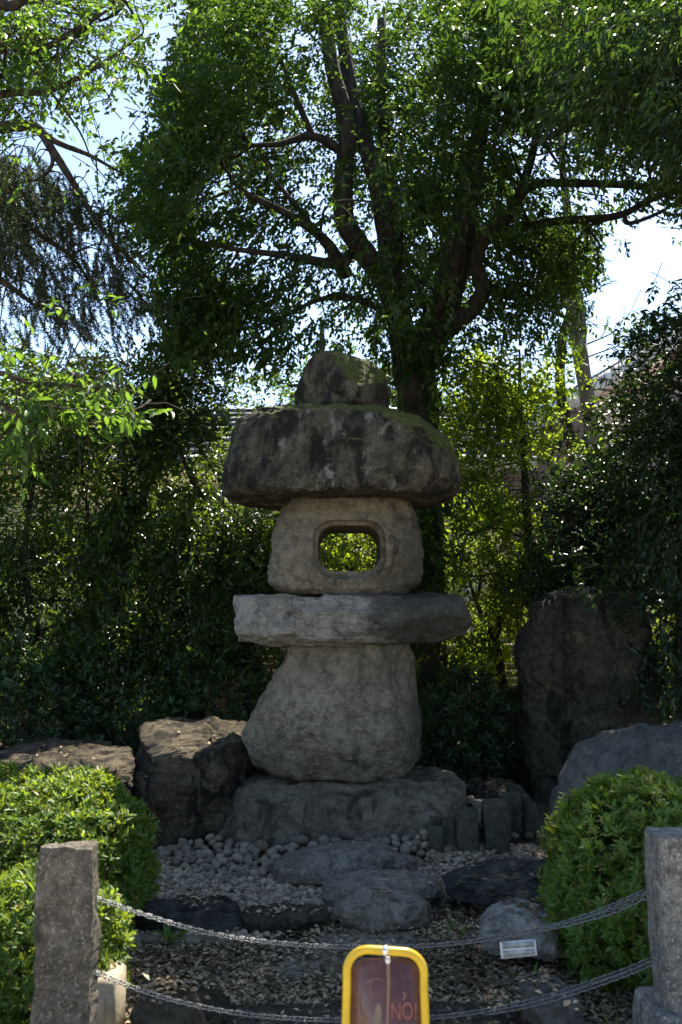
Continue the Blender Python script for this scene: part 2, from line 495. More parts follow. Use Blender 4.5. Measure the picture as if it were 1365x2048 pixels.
# ------------------------------------------------------------------ rocks
def rock_verts(rows, d, hd, dz=None, seed=0, ex=2.6, facets=10, fq=(0.80, 0.95), rough=0.035, fine=0.012, seg=160, rings=80, skew=0.0, dome=0.0, faceamt=0.9, sm=2, hold=0.85, crack=1.0, tilt=0.0, zhold=0.5):
    dz = dz or d
    rows = sorted(rows)
    ys = np.array([r[0] for r in rows], float)
    lo = np.array([P(r[1], r[0], d)[0] for r in rows]); hi = np.array([P(r[2], r[0], d)[0] for r in rows])
    zs = np.array([P(682, r[0], dz)[2] for r in rows])
    hs = np.array([r[3] if len(r) > 3 else 1.0 for r in rows])
    yy = np.linspace(ys[0], ys[-1], rings)
    L = np.interp(yy, ys, lo); R = np.interp(yy, ys, hi); Zr = np.interp(yy, ys, zs); H = np.interp(yy, ys, hs)
    for a in (L, R, H):
        for _ in range(sm):
            a[1:-1] = (a[:-2] + 2 * a[1:-1] + a[2:]) / 4
    W = (R - L) / 2
    wm = W.max()
    th = np.linspace(0, 2 * math.pi, seg, endpoint=False)
    cs, sn = np.cos(th), np.sin(th)
    sx = np.sign(cs) * np.abs(cs) ** (2 / ex); sy = np.sign(sn) * np.abs(sn) ** (2 / ex)
    V = []
    C = (L + R) / 2
    nc = 9
    H = H * (W / wm) ** 0.5 * hd

    def ring(c, wv, h, z, k):
        return np.stack([c + wv * k * sx, d + h * k * sy + skew * (z - Zr[-1]), np.full(seg, z)], -1)
    for i in range(nc):
        k = 0.02 + 0.98 * i / nc
        V.append(ring(C[0], W[0], H[0], Zr[0] + dome * (1 - k * k), k))
    for i in range(rings):
        V.append(ring(C[i], W[i], H[i], Zr[i], 1))
    for i in range(nc - 1, -1, -1):
        k = 0.02 + 0.98 * i / nc
        V.append(ring(C[-1], W[-1], H[-1], Zr[-1], k))
    nr = len(V)
    V = np.concatenate(V)
    rg = np.random.default_rng(seed + 100)
    ctr = V.mean(0)
    size = np.ptp(V, axis=0)
    q = (V - ctr) / (size / 2)
    for _ in range(facets):
        nn = rg.normal(size=3) * np.array([0.75, 0.35, 0.42])
        nn[1] -= 0.75
        nn /= np.linalg.norm(nn)
        pr = q @ nn
        h = pr.max() * rg.uniform(*fq)
        q = q - np.outer(np.maximum(0, pr - h) * faceamt, nn)
    V = ctr + q * (size / 2)
    Vr = V[nc * seg:(nc + rings) * seg].reshape(rings, seg, 3)
    xm, xM = Vr[..., 0].min(1), Vr[..., 0].max(1)
    xn = L[:, None] + (Vr[..., 0] - xm[:, None]) / (xM - xm + 1e-6)[:, None] * (R - L)[:, None]
    Vr[..., 0] = Vr[..., 0] * (1 - hold) + xn * hold
    Vr[..., 2] = Vr[..., 2] * (1 - zhold) + Zr[:, None] * zhold
    V[nc * seg:(nc + rings) * seg] = Vr.reshape(-1, 3)
    nrm = V - ctr
    nrm[:, 2] *= (size[0] / size[2]) ** 0.5
    nrm /= np.linalg.norm(nrm, axis=1)[:, None] + 1e-9
    s = seed * 7.7
    n1 = fbm(V * 1.7 + s, 3)
    n2 = fbm(V * 5.5 + s, 5, 0.6)
    chip = np.floor(fbm(V * np.array([2.6, 2.6, 3.6]) + s + 70, 3) * 5) / 5
    ridg = 1 - 2 * np.abs(noise3(V * 3.1 + s + 40))
    wp = V + 0.12 * np.stack([noise3(V * 3 + s + 5), noise3(V * 3 + s + 15), noise3(V * 3 + s + 25)], -1)
    cr_ = 0.010 * np.exp(-(noise3(wp * 1.9 + s + 90) / 0.03) ** 2) * np.clip(noise3(V * 1.3 + s + 33) * 4 + 0.4, 0, 1)
    V = V + nrm * (n1 * rough * 1.2 + n2 * fine * 2.0 + ridg * fine * 0.6 + chip * fine * 1.8 - cr_ * crack)[:, None]
    V[:, 2] += tilt * (V[:, 1] - d) * np.clip((V[:, 2] - Zr[-1]) / (Zr[0] - Zr[-1]), 0, 1) ** 2
    F = []
    for i in range(nr - 1):
        a = i * seg + np.arange(seg); b = i * seg + (np.arange(seg) + 1) % seg
        F.append(np.stack([a, a + seg, b + seg, b], 1))
    F = np.concatenate(F)
    Fl = [tuple(f) for f in F.tolist()]
    Fl.append(tuple(range(seg)))
    Fl.append(tuple(range((nr - 1) * seg, nr * seg))[::-1])
    return V, Fl


def rock(name, label, rows, d, hd, mat, parent=None, cat="rock", group=None, **k):
    V, F = rock_verts(rows, d, hd, **k)
    o = mesh_obj(name, V, F, M[mat], parent, smooth=True)
    if parent is None: tag(o, label, cat, group)
    elif label: o['label'] = label
    return o


# ------------------------------------------------------------------ the stone lantern
LD = 7.15
lan = thing("stone_lantern", "tall lantern of six rough piled boulders with a window opening, mossy mushroom cap", "stone lantern", (0, LD, float(ground_z(0, LD))))
rock("foot_stone", None, [(1572, 530, 860, 0.5), (1580, 490, 900, 0.72), (1604, 455, 925, 0.92), (1640, 438, 934), (1680, 432, 932), (1715, 429, 926), (1760, 430, 920)],
     LD, 0.62, 'foot', lan, dz=6.66, seed=1, hold=1.0, zhold=1.0, ex=3.0, facets=7, fq=(0.88, 0.97), rough=0.05, fine=0.018, seg=220, rings=110)
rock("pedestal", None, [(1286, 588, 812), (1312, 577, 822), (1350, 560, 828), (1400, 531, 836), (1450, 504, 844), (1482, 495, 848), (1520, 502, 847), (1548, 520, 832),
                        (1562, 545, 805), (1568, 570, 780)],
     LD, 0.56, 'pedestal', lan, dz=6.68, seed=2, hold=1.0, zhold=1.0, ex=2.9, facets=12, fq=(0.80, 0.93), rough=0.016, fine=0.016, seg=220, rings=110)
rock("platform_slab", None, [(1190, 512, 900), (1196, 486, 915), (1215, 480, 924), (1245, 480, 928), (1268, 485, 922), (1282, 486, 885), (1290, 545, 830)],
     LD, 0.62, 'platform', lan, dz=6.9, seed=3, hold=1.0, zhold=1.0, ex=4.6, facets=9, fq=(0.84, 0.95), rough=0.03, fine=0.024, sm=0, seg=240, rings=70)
fb = rock("fire_chamber", None, [(998, 580, 812), (1012, 564, 824), (1050, 557, 831), (1080, 551, 838), (1110, 546, 843), (1140, 542, 846), (1165, 541, 840), (1182, 556, 822), (1193, 585, 800)],
          LD, 0.46, 'firebox', lan, dz=6.95, seed=4, hold=1.0, zhold=1.0, ex=4.2, facets=10, fq=(0.82, 0.94), rough=0.025, fine=0.014, seg=200, rings=100, sm=1)


def rounded_prism(x0, x1, z0, z1, r, y0, y1, k=5):
    pts = []
    for cx, cz, a0 in ((x1 - r, z1 - r, 0), (x0 + r, z1 - r, 90), (x0 + r, z0 + r, 180), (x1 - r, z0 + r, 270)):
        for t in range(k + 1):
            a = math.radians(a0 + 90 * t / k)
            pts.append((cx + r * math.cos(a), cz + r * math.sin(a)))
    nP = len(pts)
    v = [(p[0], y0, p[1]) for p in pts] + [(p[0], y1, p[1]) for p in pts]
    f = [tuple(range(nP)), tuple(range(2 * nP - 1, nP - 1, -1))]
    f += [(i, nP + i, nP + (i + 1) % nP, (i + 1) % nP) for i in range(nP)]
    return v, f


yf = LD - 0.44
a0 = P(635, 1141, yf); a1 = P(763, 1047, yf)
tmp = []
front = None
vco = np.array([v.co[:] for v in fb.data.vertices]) + np.array(wloc(fb))
sel = (np.abs(vco[:, 0] - 0.06) < 0.3) & (np.abs(vco[:, 2] - a0[2] - 0.15) < 0.25) & (vco[:, 1] < LD)
yfront = float(np.quantile(vco[sel][:, 1], 0.8))
for (v, f) in (rounded_prism(a0[0] - 0.030, a1[0] + 0.032, a0[2] - 0.055, a1[2] + 0.030, 0.135, LD - 1.2, yfront + 0.075),
               rounded_prism(a0[0], a1[0], a0[2], a1[2], 0.115, LD - 1.4, LD + 1.4)):
    co = mesh_obj("cutter", v, f, M['reveal'], None, loc=(0, 0, 0))
    md = fb.modifiers.new("b", 'BOOLEAN'); md.operation = 'DIFFERENCE'; md.object = co; md.solver = 'EXACT'
    dg = bpy.context.evaluated_depsgraph_get()
    nm = bpy.data.meshes.new_from_object(fb.evaluated_get(dg))
    fb.modifiers.clear()
    fb.data = nm
    nm.name = "fire_chamber"
    bpy.data.objects.remove(co, do_unlink=True)
fb.data.polygons.foreach_set("use_smooth", np.ones(len(fb.data.polygons), bool))
try:
    fb.data.set_sharp_from_angle(angle=math.radians(38))
except Exception:
    pass
rock("cap_stone", None, [(820, 560, 750), (825, 515, 806), (840, 484, 852), (870, 470, 884), (905, 462, 904), (940, 452, 914), (950, 450, 914), (972, 450, 913), (988, 455, 903), (994, 477, 880)],
     LD, 0.78, 'cap', lan, dz=6.8, seed=5, hold=1.0, zhold=1.0, ex=2.9, facets=6, fq=(0.90, 0.98), rough=0.025, fine=0.012, dome=0.01, seg=240, rings=110, sm=1)
rock("finial_stone", None, [(702, 632, 668), (709, 618, 708), (722, 608, 745), (740, 602, 764), (762, 596, 778), (786, 593, 785), (808, 597, 786), (824, 610, 770)],
     LD + 0.05, 0.36, 'finial', lan, dz=7.02, seed=6, hold=1.0, zhold=1.0, ex=2.5, facets=9, fq=(0.84, 0.95), rough=0.035, fine=0.012)

# ------------------------------------------------------------------ boulders and stones
rock("boulder", "big dark boulder with a tilted sunlit top left of the stone lantern",
     [(1480, 400, 465), (1486, 310, 478), (1502, 286, 490), (1500, 272, 496), (1560, 262, 500), (1640, 262, 500), (1700, 285, 480), (1730, 290, 470)],
     7.2, 0.55, 'boulder_warm', dz=6.9, seed=21, ex=3.2, facets=14, fq=(0.8, 0.94), rough=0.07, fine=0.030, tilt=0.22, cat="boulder")
rock("boulder", "long low boulder with a sunlit ragged crest behind the left azalea",
     [(1518, 60, 190), (1526, -10, 250), (1545, -60, 270), (1580, -90, 275), (1640, -90, 270), (1700, -90, 270)],
     7.0, 0.5, 'boulder_warm', dz=6.8, seed=22, ex=3.0, facets=16, fq=(0.8, 0.94), rough=0.06, fine=0.028, tilt=0.10, cat="boulder")
rock("standing_stone", "tall dark craggy standing stone at the back right of the lantern",
     [(1178, 1185, 1240), (1192, 1105, 1268), (1214, 1072, 1290), (1255, 1055, 1308), (1300, 1044, 1318), (1360, 1042, 1325), (1430, 1046, 1318), (1520, 1052, 1290), (1600, 1058, 1270), (1640, 1060, 1260)],
     8.5, 0.5, 'standing', dz=8.3, seed=23, ex=3.4, facets=14, fq=(0.8, 0.94), rough=0.08, fine=0.045, crack=3, hold=0.95, zhold=0.9, cat="boulder")
rock("boulder", "smooth blue-grey rounded boulder behind the right azalea",
     [(1466, 1260, 1420), (1478, 1215, 1450), (1510, 1165, 1480), (1560, 1130, 1500), (1620, 1110, 1510), (1690, 1100, 1510), (1740, 1100, 1500)],
     6.1, 0.5, 'grey_boulder', dz=5.9, seed=24, ex=2.6, facets=10, fq=(0.76, 0.92), rough=0.06, fine=0.012, cat="boulder")
rock("rock", "squat dark rock between the lantern foot and the basalt posts",
     [(1577, 955, 1010), (1588, 937, 1042), (1620, 928, 1062), (1660, 928, 1078), (1700, 930, 1075)],
     7.75, 0.3, 'boulder', dz=7.6, seed=25, facets=14, fq=(0.78, 0.94), rough=0.05, fine=0.025)
rock("stepping_stone", "large flat topped stepping stone, closest to the lantern foot",
     [(1712, 640, 770), (1718, 590, 800), (1728, 562, 826), (1742, 549, 836), (1760, 552, 832), (1775, 570, 810)],
     6.1, 0.21, 'step', dz=5.95, seed=31, ex=3.0, facets=9, fq=(0.80, 0.94), rough=0.03, fine=0.013, cat="stepping stone", group="stepping stones up to the lantern", dome=0.02)
rock("stepping_stone", "middle stepping stone, half hidden behind a rounder one",
     [(1764, 690, 850), (1770, 660, 868), (1782, 648, 884), (1800, 648, 889), (1815, 660, 886), (1830, 690, 870)],
     5.55, 0.18, 'step', dz=5.45, seed=32, ex=3.0, facets=9, fq=(0.80, 0.94), rough=0.03, fine=0.013, cat="stepping stone", group="stepping stones up to the lantern", dome=0.02)
rock("stepping_stone", "rounded stepping stone, foremost of the three before the lantern",
     [(1800, 712, 820), (1805, 688, 848), (1815, 669, 862), (1830, 664, 867), (1846, 672, 860), (1860, 690, 850)],
     5.2, 0.16, 'step', dz=5.12, seed=33, ex=3.0, facets=9, fq=(0.80, 0.94), rough=0.03, fine=0.013, cat="stepping stone", group="stepping stones up to the lantern", dome=0.015)
rock("rock", "long dark green rock edging the gravel below the left chain",
     [(1812, 350, 430), (1818, 295, 460), (1830, 265, 480), (1848, 255, 490), (1870, 258, 488)],
     5.18, 0.15, 'slate', dz=5.1, seed=34, facets=10, fq=(0.84, 0.96), rough=0.04, fine=0.016)
rock("rock", "low dark angular rock beside the foremost stepping stone",
     [(1824, 510, 610), (1829, 484, 648), (1840, 480, 658), (1856, 486, 650), (1866, 490, 645)],
     5.15, 0.11, 'boulder', dz=5.1, seed=35, facets=12, fq=(0.82, 0.95), rough=0.03, fine=0.014)
rock("rock", "broad layered dark slab of rock left of the right azalea",
     [(1745, 1075, 1160), (1757, 985, 1165), (1772, 912, 1170), (1787, 889, 1170), (1805, 900, 1160), (1822, 940, 1150), (1835, 960, 1140)],
     5.55, 0.32, 'slate', dz=5.4, seed=36, ex=3, facets=12, fq=(0.84, 0.96), rough=0.04, fine=0.022)
rock("rock", "pale grey knobbly rock behind the white tag",
     [(1833, 1010, 1085), (1842, 984, 1105), (1860, 964, 1115), (1882, 957, 1118), (1900, 960, 1110), (1912, 966, 1100)],
     4.7, 0.18, 'pale_rock', dz=4.6, seed=37, facets=12, fq=(0.82, 0.95), rough=0.04, fine=0.018)
rock("rock", "mossy rounded rock at the foot of the left granite post",
     [(1998, 310, 365), (2008, 285, 385), (2030, 268, 402), (2070, 262, 412)],
     3.75, 0.13, 'mossy', dz=3.7, seed=38, facets=6, rough=0.02, fine=0.008)
rock("rock", "brown mossy rock low behind the lower chain",
     [(1988, 330, 420), (1996, 300, 440), (2020, 295, 470), (2050, 295, 470)],
     4.0, 0.12, 'mossy', dz=3.95, seed=39, facets=8, rough=0.02, fine=0.01)
rock("rock", "grey wedge of rock under the lower chain near the right post",
     [(1984, 1048, 1105), (1994, 1042, 1135), (2020, 1048, 1150), (2075, 1060, 1170)],
     3.9, 0.14, 'grey_boulder', dz=3.8, seed=40, facets=12, fq=(0.8, 0.94), rough=0.03, fine=0.012)

# basalt posts
posts = [(868, 1652, 33, 1732, 6.55, "short square basalt post, leftmost of the row"),
         (899, 1637, 26, 1728, 6.62, "narrow basalt post squeezed between two wider ones"),
         (933, 1618, 41, 1732, 6.55, "upright square basalt post, third from the left in the row"),
         (992, 1602, 52, 1722, 6.6, "widest basalt post with one slanting cut face"),
         (1024, 1586, 36, 1716, 6.85, "tallest basalt post at the back of the row"),
         (1047, 1592, 20, 1700, 6.95, "thin basalt post behind the tallest one"),
         (1060, 1622, 20, 1700, 6.9, "short basalt post at the right end of the row")]
for i, (cx, yt, wd, yb, d, lab) in enumerate(posts):
    rg = random.Random(i)
    h = wd / 2
    sk = rg.uniform(-3, 3)
    rock("basalt_post", lab, [(yt, cx - h * 0.93 + sk, cx + h * 0.9 + sk), (yt + 5, cx - h + sk, cx + h + sk), (yb, cx - h * 1.03, cx + h * 1.05), (yb + 16, cx - h * 1.03, cx + h * 1.05)],
         d, wd * 0.5 * d / FPX, 'basalt', dz=d, seed=60 + i, ex=7, facets=4, fq=(0.9, 0.97), rough=0.012, fine=0.004, seg=48, rings=20, cat="stone post", group="basalt posts edging the pebbles", sm=1, dome=0.004)

# ------------------------------------------------------------------ granite posts, kerbs, slabs
rock("granite_post", "rough brownish granite post holding the left chain ends",
     [(1690, 90, 191), (1696, 88, 192), (1780, 82, 192), (1880, 76, 190), (1980, 70, 188), (2060, 66, 186), (2190, 60, 186)],
     3.5, 0.06, 'granite', dz=3.5, seed=71, ex=9, facets=4, fq=(0.95, 0.99), rough=0.014, fine=0.009, seg=140, rings=150, cat="post", group="granite posts holding the chains", sm=0)
rp = thing("granite_post", "pale grey granite post on a plinth holding the right chain ends", "post", (P(1365, 2100, 3.65)[0], 3.65, 0), "granite posts holding the chains")
rock("post_shaft", None, [(1668, 1304, 1425), (1674, 1303, 1426), (1800, 1308, 1427), (1900, 1313, 1428), (2034, 1318, 1430)],
     3.65, 0.10, 'granite_pale', rp, dz=3.65, seed=72, ex=9, facets=3, fq=(0.95, 0.99), rough=0.010, fine=0.005, seg=120, rings=90, sm=0)
rock("plinth", None, [(2026, 1296, 1456), (2032, 1289, 1460), (2130, 1285, 1465)],
     3.65, 0.15, 'granite_pale', rp, dz=3.55, seed=73, ex=8, facets=3, fq=(0.95, 0.99), rough=0.008, fine=0.005, seg=90, rings=24, sm=0)

# cream block behind the left post
M['cream_block'] = plain("weathered_cream_concrete", (0.36, 0.30, 0.20), 0.8, var=0.3, vscale=6, bump=0.3)
cb = thing("bollard", "low cream coloured square bollard tucked behind the left granite post", "bollard", (P(205, 2048, 3.95)[0], 3.95, 0))
z1 = P(220, 1950, 3.9)[2]


def bevel_box(lo, hi, r, k=3):
    (x0, y0, z0), (x1, y1, z1) = lo, hi
    v = []; ring = []
    for cx, cy, a0 in ((x1 - r, y1 - r, 0), (x0 + r, y1 - r, 90), (x0 + r, y0 + r, 180), (x1 - r, y0 + r, 270)):
        for t in range(k + 1):
            a = math.radians(a0 + 90 * t / k)
            ring.append((cx + r * math.cos(a), cy + r * math.sin(a)))
    nR = len(ring)
    cx, cy = (x0 + x1) / 2, (y0 + y1) / 2
    s = 1 - r / max(x1 - x0, y1 - y0) * 0.9
    v += [(a, b, z0) for a, b in ring] + [(a, b, z1 - r * 0.6) for a, b in ring] + [(cx + (a - cx) * s, cy + (b - cy) * s, z1) for a, b in ring]
    f = [tuple(range(nR))[::-1], tuple(range(2 * nR, 3 * nR))]
    for L in (0, nR):
        f += [(L + i, L + (i + 1) % nR, L + nR + (i + 1) % nR, L + nR + i) for i in range(nR)]
    return v, f


cxl, cxr = P(130, 2000, 3.95)[0], P(243, 2000, 3.95)[0]
v, f = bevel_box((cxl, 3.84, -0.1), (cxr, 4.06, z1), 0.028)
mesh_obj("bollard_body", v, f, M['cream_block'], cb, smooth=False)
v, f = bevel_box((cxl + 0.03, 3.825, -0.09), (cxr - 0.035, 3.86, z1 - 0.06), 0.012)
mesh_obj("front_panel", v, f, M['cream_block'], cb)


def bevel_bar(name, label, x0, x1, y0, y1, z0, z1, mat, cat, seed, group=None):
    nx = max(4, int((x1 - x0) / 0.03))
    prof = [(y0, z0), (y0, z1 - 0.015), (y0 + 0.015, z1), ((y0 + y1) / 2, z1 + 0.003), (y1 - 0.015, z1), (y1, z1 - 0.015), (y1, z0)]
    xs = np.linspace(x0, x1, nx)
    V = np.array([[(x, a, b) for a, b in prof] for x in xs]).reshape(-1, 3)
    V[:, 2] += 0.008 * fbm(V * 6 + seed, 3) * (V[:, 2] > z0)
    V[:, 1] += 0.012 * fbm(V * 5 + seed + 9, 3)
    q = len(prof)
    F = [(i * q + k, i * q + k + 1, (i + 1) * q + k + 1, (i + 1) * q + k) for i in range(nx - 1) for k in range(q - 1)]
    F += [tuple(range(q))[::-1], tuple(range((nx - 1) * q, nx * q))]
    o = mesh_obj(name, V, F, M[mat], smooth=False)
    return tag(o, label, cat, group)


bevel_bar("edging_stone", "thin straight stone edging between gravel and leaf litter on the left", P(150, 1866, 4.94)[0], P(470, 1866, 4.94)[0], 4.9, 4.98, -0.1, 0.045, 'step', "edging", 1)
bevel_bar("kerb_stone", "dark worn kerb stone under the lower chain left of the yellow sign", P(455, 2000, 4.0)[0], P(715, 2000, 4.0)[0], 3.9, 4.12, -0.1, 0.05, 'boulder', "kerb", 2, "kerb stones along the front of the garden")
bevel_bar("kerb_stone", "dark kerb stone right of the yellow sign, ending at a grey wedge rock", P(722, 2000, 4.0)[0], P(1040, 2000, 4.0)[0], 3.92, 4.13, -0.1, 0.05, 'boulder', "kerb", 3, "kerb stones along the front of the garden")
bevel_bar("paving_slab", "dark flat slab strewn with leaves below the foremost stepping stone", P(640, 1868, 4.95)[0], P(835, 1868, 4.95)[0], 4.8, 5.06, -0.05, 0.035, 'step', "paving slab", 4)
bevel_bar("paving_slab", "second flat slab, half covered in leaves, nearer the yellow sign", P(560, 1885, 4.7)[0], P(800, 1885, 4.7)[0], 4.5, 4.76, -0.05, 0.024, 'step', "paving slab", 5)

# ------------------------------------------------------------------ leaves
def unit(a):
    return a / (np.linalg.norm(a, axis=-1, keepdims=True) + 1e-9)


TUNNELS = []          # gaps carved in the foliage so sun reaches chosen spots: (point, radius)


def gap_mask(pos):
    keep = np.ones(len(pos), bool)
    for pt, r in TUNNELS:
        rel = pos - pt
        t = rel @ SUN
        dist = np.linalg.norm(rel - np.outer(t, SUN), axis=1)
        keep &= ~((dist < r * (1 + 0.03 * np.maximum(t, 0))) & (t > 0.6))
    return keep


def leaf_mesh(name, pos, ax, nor, ln, wd, mat, parent, detail=0, curl=0.12, fold=0.18, gaps=True):
    if gaps and TUNNELS:
        k = gap_mask(pos)
        pos, ax, nor, ln, wd = pos[k], ax[k], nor[k], ln[k], wd[k]
    ax = unit(ax)
    sd = unit(np.cross(ax, nor))
    up = np.cross(sd, ax)
    n_ = len(pos)
    L = ln[:, None]; W = wd[:, None]
    if detail == 0:
        vs = [pos, pos + ax * L * 0.45 + sd * W * 0.5 + up * W * fold, pos + ax * L - up * L * curl, pos + ax * L * 0.45 - sd * W * 0.5 + up * W * fold]
        V = np.stack(vs, 1).reshape(-1, 3)
        b = np.arange(n_)[:, None] * 4
        F = np.concatenate([b + np.array([[0, 1, 2]]), b + np.array([[0, 2, 3]])], 0)
    else:
        mid = pos + ax * L * 0.5 - up * L * curl * 0.1
        vs = [pos, pos + ax * L * 0.4 + sd * W * 0.5 + up * W * fold, mid, pos + ax * L * 0.4 - sd * W * 0.5 + up * W * fold, pos + ax * L - up * L * curl,
              pos + ax * L * 0.72 + sd * W * 0.36 + up * (W * fold - L * curl * 0.4), pos + ax * L * 0.72 - sd * W * 0.36 + up * (W * fold - L * curl * 0.4)]
        V = np.stack(vs, 1).reshape(-1, 3)
        b = np.arange(n_)[:, None] * 7
        F = np.concatenate([b + np.array([[0, 1, 2]]), b + np.array([[0, 2, 3]]), b + np.array([[2, 1, 5]]), b + np.array([[2, 5, 4]]), b + np.array([[2, 6, 3]]), b + np.array([[2, 4, 6]])], 0)
    return mesh_obj(name, V, F, mat, parent)


def inpoly(px, py, poly):
    poly = np.asarray(poly, float)
    c = np.zeros(len(px), bool)
    j = len(poly) - 1
    for i in range(len(poly)):
        xi, yi = poly[i]; xj, yj = poly[j]
        cond = ((yi > py) != (yj > py)) & (px < (xj - xi) * (py - yi) / (yj - yi + 1e-12) + xi)
        c ^= cond
        j = i
    return c


def sample_poly(poly, n_, rg, clump=0.5, seed=0, holes=()):
    poly = np.asarray(poly, float)
    lo, hi = poly.min(0), poly.max(0)
    out = np.zeros((0, 2))
    while len(out) < n_:
        q = rg.uniform(lo, hi, (n_ * 3, 2))
        k = inpoly(q[:, 0], q[:, 1], poly)
        nz = noise3(np.stack([q[:, 0] / 110.0, q[:, 1] / 80.0, np.full(len(q), seed * 3.7)], -1)) + 0.5 * noise3(np.stack([q[:, 0] / 45.0, q[:, 1] / 40.0, np.full(len(q), seed * 5.7 + 9)], -1))
        k &= rg.random(len(q)) < np.clip(0.5 + nz * 2.0 * clump + (1 - clump) * 0.5, 0.03, 1)
        for hx, hy, hr in holes:
            k &= ~(((q[:, 0] - hx) ** 2 + (q[:, 1] - hy) ** 2 < hr * hr) & (rg.random(len(q)) < 0.93))
        out = np.vstack([out, q[k]])
    return out[:n_]


def sprays(tips, tdir, rg, nl=9, tl=0.30, ll=0.07, lw=0.028, droop=0.35, tilt=0.5, spread=0.9):
    """leaves set alternately along twigs ending at tips"""
    K = len(tips)
    tdir = unit(tdir)
    s = np.linspace(0.15, 1.0, nl)
    pos = tips[:, None, :] - tdir[:, None, :] * (tl * (1 - s))[None, :, None] * rg.uniform(0.7, 1.3, (K, 1, 1))
    pos[..., 2] -= droop * 0.25 * tl * (s ** 2)[None, :]
    side = unit(np.cross(tdir, np.array([0, 0, 1.0]) + rg.normal(0, 0.35, (K, 3))))
    alt = np.where(np.arange(nl) % 2 == 0, 1.0, -1.0)
    ax = tdir[:, None, :] * 0.7 + side[:, None, :] * alt[None, :, None] * spread * (1.1 - 0.6 * s)[None, :, None] + rg.normal(0, 0.28, (K, nl, 3))
    ax[..., 2] -= droop
    nor = np.array([0, 0, 1.0]) + rg.normal(0, tilt, (K, nl, 3))
    ln = ll * rg.uniform(0.65, 1.25, (K, nl)); wd = lw * rg.uniform(0.75, 1.2, (K, nl))
    return pos.reshape(-1, 3), ax.reshape(-1, 3), nor.reshape(-1, 3), ln.ravel(), wd.ravel()


def crown_points(poly, drange, n_, rg, clump, seed, holes=(), k=1, spread=(0.18, 0.22, 0.045)):
    m_ = max(1, int(math.ceil(n_ / k)))
    q = sample_poly(poly, m_, rg, clump, seed, holes)
    d = rg.uniform(drange[0], drange[1], m_)
    c = PV(q[:, 0], q[:, 1], d)
    if k == 1: return c
    off = rg.normal(0, 1, (m_, k, 3)) * np.array(spread) * rg.uniform(0.6, 1.35, (m_, 1, 1))
    tx = rg.normal(0, 0.35, (m_, 1)); ty = rg.normal(0, 0.2, (m_, 1))
    off[..., 2] += off[..., 0] * tx + off[..., 1] * ty - 0.35 * (off[..., 0] ** 2 + off[..., 1] ** 2)
    return (c[:, None, :] + off).reshape(-1, 3)[:n_]


OPENINGS = [[(285, -20), (385, -20), (350, 70), (305, 150), (315, 250), (255, 300), (190, 300), (225, 210), (285, 140)],
            [(1205, 470), (1380, 440), (1380, 540), (1285, 595), (1240, 640), (1225, 770), (1150, 800), (1175, 640), (1215, 560)],
            [(70, 650), (310, 630), (330, 690), (250, 705), (120, 700)]]


def crown(root, regions, mat, seed, nl=9, tl=0.3, ll=0.07, lw=0.028, droop=0.35, tilt=0.5, clump=0.6, detail=0, outward=None, twigs=None, name="crown", limb_pts=None, nsec=0, twigmat='bark', k=7):
    rg = np.random.default_rng(seed)
    tips = np.concatenate([crown_points(p[0], p[1], p[2], rg, p[3] if len(p) > 3 else clump, seed + i, p[4] if len(p) > 4 else (), k) for i, p in enumerate(regions)])
    rel = tips - CAM                       # leave the openings between neighbouring crowns free
    yv = rel[:, 1] * math.cos(PITCH) + rel[:, 2] * math.sin(PITCH)
    ix = 682.5 + FPX * rel[:, 0] / yv; iy = 1024 - FPX * (rel[:, 2] * math.cos(PITCH) - rel[:, 1] * math.sin(PITCH)) / yv
    opn = np.zeros(len(tips), bool)
    for w_ in OPENINGS: opn |= inpoly(ix, iy, w_)
    tips = tips[~(opn & (rg.random(len(tips)) < 0.9))]
    ctr = outward if outward is not None else tips.mean(0)
    td = unit(tips - ctr) * 0.8 + rg.normal(0, 0.6, tips.shape)
    td[:, 2] -= 0.15
    a = sprays(tips, td, rg, nl, tl, ll, lw, droop, tilt)
    o = leaf_mesh(name, *a, M[mat], root, detail)
    o['kind'] = 'stuff'
    # twigs: secondary branches from the limbs to the leaf masses
    mb = MB()
    if limb_pts is not None and nsec:
        lp = np.asarray(limb_pts)
        pick = rg.choice(len(tips), min(nsec, len(tips)), replace=False)
        for k in pick:
            t = tips[k]
            if TUNNELS and not gap_mask(t[None])[0]: continue
            dd = np.linalg.norm(lp - t, axis=1) + 0.6 * np.maximum(0, lp[:, 2] - t[2])
            b = lp[np.argmin(dd)]
            L = np.linalg.norm(t - b)
            if L < 0.25: continue
            m1 = b + (t - b) * 0.4 + rg.normal(0, 0.07 * L, 3); m1[2] -= 0.06 * L
            m2 = b + (t - b) * 0.75 + rg.normal(0, 0.06 * L, 3)
            if TUNNELS and not gap_mask(np.array([m1, m2, (m1 + m2) / 2, (m2 + t) / 2])).all(): continue
            r = min(0.03, 0.009 * L + 0.004)
            tube(mb, catmull([b, m1, m2, t], 3), [r, r * 0.6, 0.003], 5)
    okt = gap_mask(tips) if TUNNELS else np.ones(len(tips), bool)
    for k in rg.choice(len(tips), min(len(tips), 900), replace=False):
        if not okt[k]: continue
        t = tips[k]; b = t - unit(td[k]) * tl * 1.4
        tube(mb, [b, (b + t) / 2 + rg.normal(0, 0.015, 3), t], [0.004, 0.003, 0.0015], 3, closed=False)
    if mb.n:
        tw = mb.build("twigs", M[twigmat], root, smooth=True)
        tw['kind'] = 'stuff'
    return o


